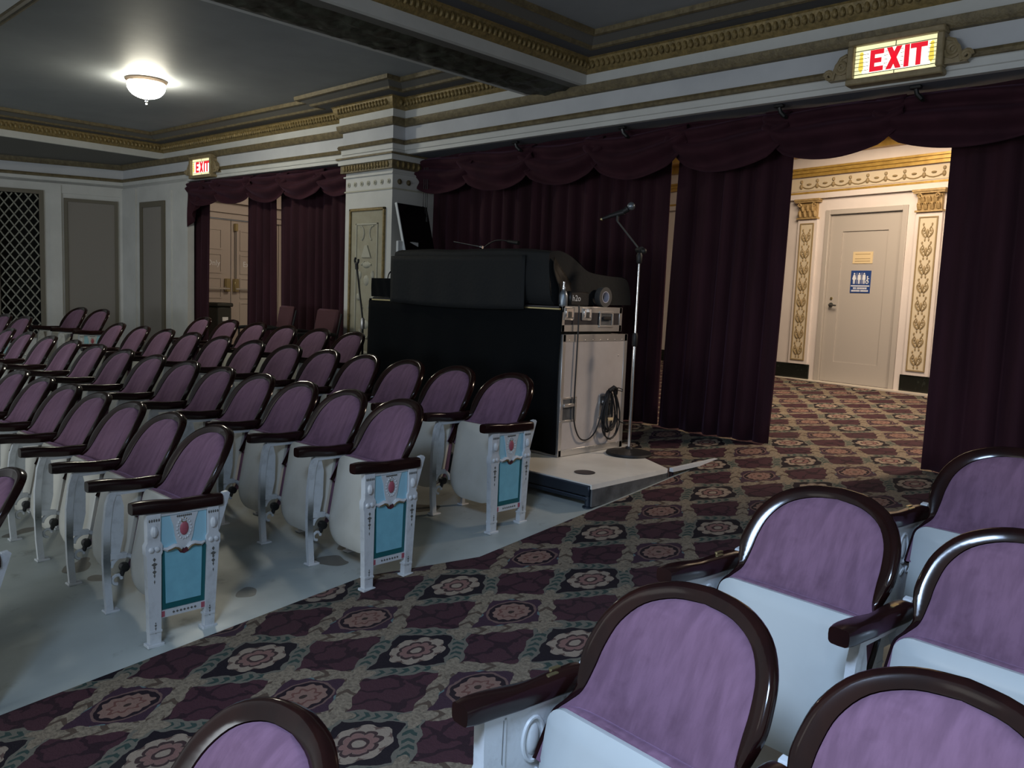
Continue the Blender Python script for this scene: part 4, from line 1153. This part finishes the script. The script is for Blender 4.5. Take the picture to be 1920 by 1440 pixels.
# far block beyond the second aisle
th = radians(8)
for (x, y, zo, e, lab) in ((-11.40, 2.82, .045, 'R', 'purple seat with end panel across the far aisle, in front of the lattice grille'),
                       (-11.93, 2.745, .055, None, 'purple seat next to the end seat across the far aisle, below the lattice grille'),
                       (-12.46, 2.67, .065, None, 'purple seat third in from the far aisle, below the lattice grille'),
                       (-11.05, 3.60, .075, 'R', 'purple end seat of the pair standing before the taupe wall panel'),
                       (-11.59, 3.52, .085, None, 'purple inner seat of the pair standing before the taupe wall panel')):
    seat(x, y, th, lab, 'purple seats beyond the far aisle', end=e, S=.53, extra=(e is None and 'inner' in lab), zoff=zo)
# near block across the aisle
G2 = 'purple theatre seats across the carpet from the sound desk'
th = radians(-5)
def near_row(x, y, n, name, S_=.578):
    for i in range(n):
        seat(x + i * S_ * cos(th), y + i * S_ * sin(th), th,
             ('purple velvet aisle seat, %s across the carpet from the sound desk' if i == 0 else 'purple velvet seat, ' + ORD[i] + ' from the aisle, %s across the carpet') % name,
             G2, end='L' if i == 0 else None, S=S_, plates=1, white=True, sx_=1.06)
near_row(-.78, 3.10, 3, 'row nearest the curtains')
near_row(-1.10, 2.235, 3, 'second row before the curtains')
near_row(-1.02, 1.30, 2, 'third row before the curtains')
near_row(-1.31, .36, 1, 'fourth row before the curtains')

# ================================================================== SOUND DESK AREA
ZD = CAMZ - 1.13      # deck top
# platform
pf = thing('platform', 'low white topped platform on steel legs carrying the sound desk', 'platform')
PX = -3.10
mb = MB(); mb.prism([(-6.08, 3.97), (PX, 3.97), (PX, 4.80), (-3.80, 5.20), (-3.80, 5.35), (-6.08, 5.35)], ZD - .03, ZD, 2)
top = mb.build('deck_top', 'deck', pf, smooth=20)
mb = MB(); mb.box(PX - .005, PX + .006, 3.97, 4.80, fz(4.0) + .012, ZD - .03); mb.build('side_skirt', 'fascia_grey', pf, smooth=0)
mb = MB(); mb.bev(-6.05, PX - .01, 3.955, 3.985, ZD - .075, ZD - .008, .005); mb.build('front_rail', 'steel_blue', pf)
mb = MB(); mb.bev(-6.05, PX - .03, 3.96, 3.985, fz(3.97) + .045, fz(3.97) + .07, .004); mb.build('lower_rail', 'steel_blue', pf)
for x in (PX - .035, -4.4, -5.8):
    mb = MB(); mb.tube([(x, 3.985, fz(3.985) + .005), (x, 3.985, ZD - .03)], .022, 10); mb.lathe([(.035, 0), (.035, .008), (.02, .012)], 12, (x, 3.985, fz(3.985))); mb.build('leg', 'steel_blue', pf)
for x in (-3.6, -5.9):
    mb = MB(); mb.tube([(x, 5.1, fz(5.1) - .02), (x, 5.1, ZD - .03)], .022, 10); mb.build('leg', 'steel_blue', pf)
mb = MB(); mb.lathe([(.001, 0), (.068, 0), (.070, .003), (.060, .005), (.001, .005)], 28, (-3.36, 4.22, ZD)); mb.build('cable_port_cover', 'case_dark', top)
# carpeted edge with white nosing beside the platform
ns_ = thing('nosing_strip', 'white nosing strip over the carpeted ramp edge beside the platform', 'trim')
mb = MB(); mb.box(PX + .001, PX + .031, 4.82, 5.50, ZD - .022, ZD + .004); mb.build('nosing', 'white_plastic', ns_, smooth=0)
mb = MB(); mb.add([(x, y, z) for x, y in ((PX, 4.805), (PX, 5.46), (-3.795, 5.46), (-3.795, 5.205)) for z in (fz(y) - .01, ZD - .001)], [(1, 3, 5, 7), (0, 6, 4, 2), (0, 2, 3, 1), (2, 4, 5, 3), (4, 6, 7, 5), (6, 0, 1, 7)]); mb.build('carpeted_block', 'carpet', ns_, smooth=0)
bx = thing('cardboard_box', 'brown cardboard box stored under the platform', 'box')
mb = MB(); mb.bev(-3.92, -3.50, 4.12, 4.42, fz(4.12) - .002, ZD - .08, .004); mb.build('carton', 'box', bx)
mb = MB(); mb.box(-3.74, -3.68, 4.116, 4.12, fz(4.1) + .02, ZD - .09); mb.build('white_label', 'sign_white', bx, smooth=0)
# large road case
RX = -3.80; RY0, RY1 = 4.455, 5.21; RT = CAMZ - .255
rc = thing('road_case', 'tall pinkish grey road case with aluminium edges on the platform', 'case')
mb = MB(); mb.box(RX - .60, RX, RY0, RY1, ZD + .003, RT); mb.build('case_body', 'case_panel', rc, smooth=0)
mb = MB()
for (a, b, c, d) in ((RY0, RY1, RT - .05, RT + .003), (RY0, RY1, ZD + .003, ZD + .05)): mb.bev(RX - .03, RX + .004, a, b, c, d, .002)
mb.bev(RX - .03, RX + .004, RY1 - .035, RY1 + .004, ZD + .003, RT + .003, .002); mb.bev(RX - .03, RX + .004, RY0 - .004, RY0 + .03, ZD + .003, RT + .003, .002)
mb.build('aluminium_edging', 'alu', rc)
mb = MB()
for k in range(8):
    for z in (RT - .04, ZD + .040): mb.ball((RX + .0045, RY0 + .07 + k * .088, z), .002, .006, .006, 6, 4)
mb.ball((RX, RY1 - .10, RT - .16), .003, .007, .007); mb.ball((RX, RY1 - .10, ZD + .12), .003, .007, .007)
mb.build('rivets', 'alu', rc, kind='stuff')
for yc in (4.545, 4.99):
    mb = MB()
    for (a, b, c, d) in ((yc - .09, yc + .09, .075, .09), (yc - .09, yc + .09, -.09, -.075), (yc - .09, yc - .072, -.075, .075), (yc + .072, yc + .09, -.075, .075)): mb.bev(RX - .002, RX + .006, a, b, .81 + c, .81 + d, .002)
    h_ = mb.build('recessed_handle', 'alu', rc)
    mb = MB(); mb.box(RX + .0005, RX + .002, yc - .073, yc + .073, .81 - .076, .81 + .076); mb.build('handle_dish', 'fascia_grey', h_, smooth=0)
    mb = MB(); mb.bev(RX + .004, RX + .022, yc - .065, yc + .065, .81 + .02, .81 + .045, .004); mb.build('handle_bar', 'alu', h_)
# small flight case on it
fc = thing('flight_case', 'shallow black and aluminium flight case on top of the road case', 'case')
F0, F1 = RT + .022, CAMZ - .056; FX = RX - .015; fy0, fy1 = 4.45, 5.145
mb = MB(); mb.box(FX - .5, FX, fy0, fy1, F0, F1); mb.build('case_body', 'case_dark', fc, smooth=0)
mb = MB()
for (a, b, c, d) in ((fy0, fy1, F1 - .042, F1 + .003), (fy0, fy1, F0, F0 + .048)): mb.bev(FX - .03, FX + .004, a, b, c, d, .002)
mb.bev(FX - .03, FX + .004, fy1 - .03, fy1 + .004, F0, F1 + .003, .002); mb.bev(FX - .03, FX + .004, fy0, fy0 + .03, F0, F1 + .003, .002)
mb.build('aluminium_edging', 'alu', fc)
for yc in (4.52, 4.72):
    mb = MB(); mb.bev(FX + .001, FX + .010, yc - .055, yc + .055, F1 - .095, F1 - .005, .006); la = mb.build('butterfly_latch', 'alu', fc)
    mb = MB(); mb.bev(FX + .009, FX + .016, yc - .042, yc + .042, F1 - .078, F1 - .012, .003); mb.build('latch_plate', 'chrome', la)
    mb = MB(); mb.bev(FX + .015, FX + .020, yc - .018, yc + .018, F1 - .078, F1 - .035, .003); mb.build('latch_key', 'iron', la)
yc = 4.95; mb = MB()
for (a, b, c, d) in ((yc - .085, yc + .085, F1 - .045, F1 - .028), (yc - .085, yc + .085, F0 + .03, F0 + .047), (yc - .085, yc - .066, F0 + .047, F1 - .045), (yc + .066, yc + .085, F0 + .047, F1 - .045)): mb.bev(FX + .002, FX + .012, a, b, c, d, .003)
h_ = mb.build('spring_handle', 'alu', fc)
mb = MB(); mb.box(FX + .002, FX + .004, yc - .066, yc + .066, F0 + .047, F1 - .045); mb.build('handle_dish', 'fascia_grey', h_, smooth=0)
mb = MB(); mb.bev(FX + .008, FX + .022, yc - .05, yc + .05, F0 + .085, F1 - .065, .005); mb.build('handle_grip', 'rubber', h_)
mb = MB(); mb.box(FX - .45, FX - .05, fy0 + .05, fy1 - .05, RT + .003, F0); mb.build('foot_pad', 'rubber', fc, smooth=0)
# trestle desk under black cloth
TZ = F1 + .004
dk = thing('sound_desk', 'long sound desk hidden under black cloth', 'desk')
mb = MB(); mb.bev(-6.05, RX - .53, 4.47, 5.30, TZ - .05, TZ, .005); mb.build('desk_top', 'black_plastic', dk)
for x in (-5.9, -4.5):
    for y in (4.55, 5.2):
        mb = MB(); mb.tube([(x, y, ZD), (x, y, TZ - .05)], .02, 8); mb.build('leg', 'iron', dk)
mb = MB(); mb.bev(-6.0, RX - .02, 4.425, 4.444, TZ - .030, TZ - .016, .003); mb.build('desk_edge_strip', 'brass', dk)
ck = None
mb = MB()
def drape(u, v):
    x = -6.04 + u * 2.252
    e = max(0, (u - .88) / .12)
    z = TZ - .031 - v * (TZ - .031 - ZD - .02)
    y = 4.43 - .012 * sin(u * 40) * v - .018 * sin(u * 17 + 1) * v
    x += -.055 * e * (1 - cos(v * 3.4)) * .25 - e * .012 * sin(v * 5)
    return (x, y, z)
mb.grid(drape, 60, 16)
mb.grid(lambda u, v: (-6.04 - .01 * sin(v * 6), 4.43 + u * .8, TZ - .013 - v * (TZ - .03 - ZD)), 10, 8)
o = mb.build('desk_drape', 'black_cloth', None, smooth=180, label='black cloth hanging down the front of the sound desk', cat='cloth'); o.modifiers.new('thickness', 'SOLIDIFY').thickness = .005
# rack at the far end of the desk, draped
rk = thing('draped_rack', 'blue black cloth covered rack at the column end of the desk', 'rack')
mb = MB(); mb.grid(lambda u, v: (-6.045 + u * .34, 4.455 - .004 * sin(u * 20 + v * 3), TZ + .004 + v * (CAMZ + .113 - TZ - .004)), 14, 8)
mb.grid(lambda u, v: (-6.045, 4.455 + u * .5, TZ + .004 + v * (CAMZ + .113 - TZ - .004)), 6, 6); mb.grid(lambda u, v: (-6.045 + u * .34, 4.455 + v * .5, CAMZ + .113), 6, 6)
mb.build('cloth_skin', 'black_cloth', rk, smooth=60)
mb = MB(); mb.box(-6.03, -5.72, 4.47, 4.94, TZ + .002, CAMZ + .10); mb.build('rack_body', 'black_plastic', rk, smooth=0)
# console under a dust cover
cs_ = thing('mixing_console', 'mixing console shrouded in a black dust cover on the sound desk', 'console')
prof = [(4.46, TZ + .004), (4.425, TZ + .06), (4.415, TZ + .20), (4.42, TZ + .36), (4.45, TZ + .395), (4.54, TZ + .408), (4.66, TZ + .375), (4.76, TZ + .32), (4.87, TZ + .265), (5.1, TZ + .245), (5.30, TZ + .235), (5.36, TZ + .16), (5.37, TZ + .02)]
pf_ = spl(prof, 4); mb = MB()
def cv(u, v):
    i = min(len(pf_) - 1, round(v * (len(pf_) - 1))); p = pf_[i]; x = -5.68 + u * 1.785
    q = .010 * noise.noise(Vector((x * 3, p.x * 5, p.y * 5)))
    e = max(0, (u - .80) / .20)
    return (x - .10 * e * max(0, (p.y - TZ)) , p.x + q, TZ + (p.y - TZ) * (1 - .05 * e) + q)
mb.grid(cv, 40, len(pf_) - 1)
nP = len(pf_)
for xx, e in ((-5.68, 0), (-3.895, 1)):
    mb.add([(xx - .10 * e * max(0, p.y - TZ), p.x, TZ + (p.y - TZ) * (1 - .05 * e)) for p in pf_], [tuple(range(nP))])
mb.build('dust_cover', 'black_cover', cs_, smooth=50)
# front flap of the cover hanging over the desk edge
mb = MB(); mb.grid(lambda u, v: (-5.70 + u * 1.56, 4.405 - .006 * sin(u * 30) * v - .004, CAMZ + .300 - v * (.385 + .02 * sin(u * 3))), 40, 10)
o = mb.build('cover_flap', 'black_cover', cs_, smooth=180); o.modifiers.new('thickness', 'SOLIDIFY').thickness = .004
# crumpled film by the console end
mb = MB()
def film(u, v):
    y = 4.455 + .02 * sin(v * 6) + u * .20; z = TZ + .01 + v * (.33 - .18 * u)
    x = -3.878 + .02 * (1 - v) * (1 - u) + .012 * noise.noise(Vector((u * 4, v * 4, 2.0))) - .035 * v
    return (x, y, z)
mb.grid(film, 14, 12)
fo_ = mb.build('plastic_bag', 'film', None, smooth=60, label='crumpled brown translucent plastic wrap against the console end', cat='wrap'); fo_.modifiers.new('thickness', 'SOLIDIFY').thickness = .004
# small items on the cases
sb = thing('spray_bottle', 'small clear bottle with chrome cap at the desk corner', 'bottle', (-3.85, 4.50, F1 + .004))
mb = MB(); mb.lathe([(.030, 0), (.032, .01), (.032, .075), (.022, .10), (.012, .11), (.012, .12)], 14); mb.build('bottle_body', 'mesh_grey', sb)
mb = MB(); mb.lathe([(.014, .118), (.015, .135), (.010, .15), (.011, .168), (.004, .172)], 12); mb.build('cap', 'chrome', sb)
hb = thing('black_pouch', 'black pouch lettered h2o on the flight case', 'pouch', (FX - .034, 4.63, F1 + .004))
mb = MB(); mb.bev(-.028, .028, -.085, .13, 0, .105, .012); mb.build('pouch_body', 'black_plastic', hb)
tm = text_mesh('h2o', .06, 'lettering', 'sign_white'); o = link('lettering', tm, hb)
o.rotation_euler = (radians(90), 0, radians(90)); o.location = (.0288, -.02, .055)
# tape roll
tr = thing('tape_roll', 'roll of grey gaffer tape standing on the flight case', 'tape', (FX - .035, 4.955, F1 + .003 + .074))
Ry = Matrix.Rotation(radians(90), 4, 'Y') @ Matrix.Rotation(0, 4, 'Z')
def ringm(r0, r1, h_):
    b_ = MB(); n = 30
    vs_ = []
    for r, z in ((r0, -h_), (r1, -h_), (r1, h_), (r0, h_)):
        vs_ += [Ry @ Vector((r * cos(2 * pi * k / n), r * sin(2 * pi * k / n), z)) for k in range(n)]
    b_.add(vs_, [(a * n + k, a * n + (k + 1) % n, ((a + 1) % 4) * n + (k + 1) % n, ((a + 1) % 4) * n + k) for a in range(4) for k in range(n)]); return b_
ringm(.043, .074, .024).build('tape_winding', 'tape', tr); ringm(.038, .043, .024).build('core', 'tape_core', tr)
# coiled cable on the road case
cb = thing('cable_coil', 'coiled black cable hanging from the road case handle', 'cable')
rnd = random.Random(4)
mb = MB()
for k in range(7):
    cy_ = 4.985 + rnd.uniform(-.02, .02); rr = .075 + rnd.uniform(-.02, .022); hh = .17 + rnd.uniform(-.04, .03); zc = .93 - hh
    mb.tube([(RX + .03 + .004 * k + .006 * sin(a * 2 + k), cy_ + rr * sin(a) * (1 - .35 * cos(a)), zc + hh * cos(a)) for a in [2 * pi * j / 22 for j in range(23)]], .0055, 6, cap=False)
mb.build('coil', 'rubber', cb)
mb = MB(); mb.tube([(RX + .055, 4.95, .93), (RX + .07, 4.985, .955), (RX + .065, 5.02, .94), (RX + .05, 5.035, .90)], .016, 8); mb.tube([(RX + .05, 5.0, .945), (RX + .05, 5.07, .945), (RX + .05, 5.12, .93), (RX + .05, 5.12, .915), (RX + .05, 5.07, .925)], .004, 5); mb.build('cable_tie', 'rubber', cb)
mb = MB(); mb.tube(spl([(RX + .012, 4.60, F1 + .01), (RX + .016, 4.60, F1 - .06), (RX + .018, 4.595, 1.2), (RX + .018, 4.59, .9), (RX + .018, 4.60, .72), (RX + .022, 4.66, .60), (RX + .025, 4.75, .575), (RX + .028, 4.84, .63), (RX + .03, 4.90, .76), (RX + .04, 4.93, .90)], 6), .0055, 6)
mb.tube(spl([(RX + .05, 5.03, .76), (RX + .06, 5.09, .69), (RX + .10, 5.12, .675), (-3.60, 5.03, .69)], 6), .005, 6)
mb.build('cable_run', 'rubber', cb)
mb = MB(); mb.bev(RX + .03, RX + .055, 4.955, 5.02, .70, .722, .003); mb.build('yellow_tag', 'notice', cb)
# mic stand with boom
ms = thing('microphone_stand', 'chrome microphone stand with round black base beside the road case', 'mic stand', (-3.575, 5.0, ZD))
mb = MB(); mb.lathe([(.001, 0), (.165, 0), (.17, .008), (.165, .02), (.08, .032), (.03, .045), (.022, .06), (.001, .06)], 32); mb.build('base', 'rubber', ms)
mb = MB(); mb.tube([(0, 0, .05), (0, 0, .86)], .0125, 12); mb.build('lower_tube', 'chrome', ms)
mb = MB(); mb.lathe([(.013, .80), (.020, .81), (.021, .88), (.015, .90), (.012, .90)], 14); mb.build('height_clutch', 'rubber', ms)
mb = MB(); mb.tube([(0, 0, .90), (0, 0, 1.42)], .009, 12); mb.build('upper_tube', 'chrome', ms)
mb = MB(); mb.lathe([(.012, 1.40), (.020, 1.41), (.022, 1.46), (.014, 1.48)], 12); mb.tube([(-.03, .02, 1.50), (.03, -.02, 1.50)], .022, 12); mb.ball((.05, -.02, 1.49), .022); mb.build('boom_clutch', 'rubber', ms)
bm0 = Vector((0, 0, 1.50)); bm1 = Vector((-.20, -.02, 1.71))
mb = MB(); mb.tube([bm0, bm1], .007, 8); mb.build('boom_arm', 'iron', ms)
mb = MB(); mb.tube([(-.16, .00, 1.775), (-.255, -.045, 1.745)], [.020, .016], 12); mb.tube([bm1, (-.20, -.02, 1.76)], .012, 8); mb.build('mic_clip', 'rubber', ms)
mi = thing('microphone', 'black handheld microphone with grey mesh head on the boom', 'microphone', (-3.575, 5.0, ZD))
mb = MB(); mb.tube([(-.135, .015, 1.80), (-.16, .002, 1.782), (-.30, -.07, 1.725)], [.024, .020, .012], 12); mb.build('mic_body', 'rubber', mi)
mb = MB(); mb.ball((-.115, .025, 1.818), .030, nu=14, nv=8); mb.build('mic_head', 'mesh_grey', mi)
mb = MB(); mb.ball((-.305, -.072, 1.722), .013); mb.build('mic_connector', 'brass', mi)
# second stand by the column, gooseneck and a clip mic on the desk
s2 = thing('microphone_stand', 'thin black microphone stand rising before the white column', 'mic stand', (-6.57, 4.76, fz(4.76)))
mb = MB(); mb.lathe([(.001, 0), (.13, 0), (.13, .02), (.02, .04), (.001, .04)], 24); mb.build('base', 'rubber', s2)
mb = MB(); mb.tube([(0, 0, .03), (-.02, 0, .85)], .011, 10); mb.build('lower_tube', 'rubber', s2)
mb = MB(); mb.lathe([(.014, .83), (.02, .84), (.02, .92), (.012, .94)], 12, (-.02, 0, 0)); mb.build('height_clutch', 'alu', s2)
mb = MB(); mb.tube([(-.02, 0, .93), (-.13, .0, 1.42)], .0085, 10); mb.build('upper_tube', 'rubber', s2)
mb = MB(); mb.tube([(-.13, 0, 1.40), (-.135, 0, 1.45)], .016, 10); mb.tube([(-.135 + .03 * cos(a), .0, 1.485 + .03 * sin(a)) for a in [2.2 + k * .45 for k in range(11)]], .010, 8); mb.build('mic_holder', 'rubber', s2)
gl = thing('gooseneck_lamp', 'slim gooseneck console lamp rising behind the dust cover', 'lamp', (-5.2, 4.95, TZ + .25))
mb = MB(); mb.tube(spl([(0, 0, -.02), (0, 0, .12), (.05, 0, .20), (.20, .0, .26), (.36, 0, .25)], 6), .006, 8); mb.build('gooseneck', 'rubber', gl)
mb = MB(); mb.tube([(.34, 0, .25), (.46, 0, .235)], [.014, .018], 10); mb.build('lamp_head', 'rubber', gl)
ds = thing('desk_microphone', 'short desk microphone arm with chrome tip above the dust cover', 'microphone', (-5.05, 4.72, TZ + .32))
mb = MB(); mb.tube([(0, 0, -.03), (0, 0, .07)], .012, 8); mb.bev(-.05, .03, -.03, .03, .05, .10, .01); mb.build('holder', 'rubber', ds)
mb = MB(); mb.tube([(-.20, -.02, .165), (.09, .02, .12)], .005, 8); mb.tube([(.08, .02, .122), (.105, .022, .118)], .012, 10); mb.build('mic_rod', 'chrome', ds)
# leaning flat screen by the column
tv = thing('flat_screen', 'flat screen seen edge on, leaning beside the white column', 'screen', (-6.70, 5.44, 1.70))
tv.rotation_euler = (0, radians(-16), radians(6))
mb = MB(); mb.bev(-.012, .012, -.02, .42, 0, .84, .004); mb.build('screen_body', 'screen', tv)
mb = MB(); mb.bev(-.016, .016, -.030, -.018, -.005, .845, .003); mb.build('screen_edge', 'white_plastic', tv)
wb = thing('white_panel', 'narrow white panel standing beside the leaning screen', 'panel', (-6.83, 5.36, 1.70))
mb = MB(); mb.bev(-.018, .018, -.02, .25, 0, .42, .006); mb.build('panel_board', 'white_plastic', wb)
for k, (dx, dz, wl_) in enumerate(((0, 0, 'middle'), (.05, .03, 'highest'), (.09, -.02, 'lowest'))):
    mb = MB(); mb.tube(spl([(-6.03 + dx, 4.62, 1.717), (-6.00 + dx, 4.62, 1.77 + dz), (-5.88 + dx, 4.62, 1.82 + dz), (-5.66 + dx * .5, 4.60, 1.83 + dz)], 6), .006, 6)
    mb.build('signal_cable', 'rubber', None, label=wl_ + ' of the thin black cables arching from draped rack to console', cat='cable', group='cables over the draped rack')

# ================================================================== CHAIRS BY THE LEFT CURTAINS
def lounge(x, y, rz, label, arms=True):
    t = thing('stacking_chair', label, 'chair', (x, y, fz(y)), rz, 'dark movable chairs before the curtains')
    mb = MB(); mb.bev(-.24, .24, -.24, .24, .42, .50, .025); mb.build('seat', 'seat_maroon', t)
    mb = MB(); mb.bev(-.23, .23, -.03, .03, .60, .95, .025, Matrix.Translation((0, .23, 0)) @ Matrix.Translation((0, 0, .6)) @ Matrix.Rotation(radians(-10), 4, 'X') @ Matrix.Translation((0, 0, -.6))); mb.build('backrest', 'seat_maroon', t)
    for sx in (-1, 1):
        mb = MB(); mb.tube([(sx * .26, -.22, 0), (sx * .26, -.22, .66), (sx * .26, -.16, .68)], .012, 8); mb.build('leg', 'rubber', t)
        mb = MB(); mb.tube([(sx * .26, .26, 0), (sx * .26, .20, .45), (sx * .26, .30, .90)], .012, 8); mb.build('leg', 'rubber', t)
        mb = MB(); mb.tube([(sx * .26, -.24, .67), (sx * .26, .05, .69), (sx * .26, .22, .67)], .020, 8); mb.build('armrest', 'rubber', t)
    return t
lounge(-9.00, 5.08, radians(-12), 'dark maroon armchair with square back before the slit of light')
lounge(-8.05, 5.05, radians(-4), 'dark maroon armchair standing beside the white column')
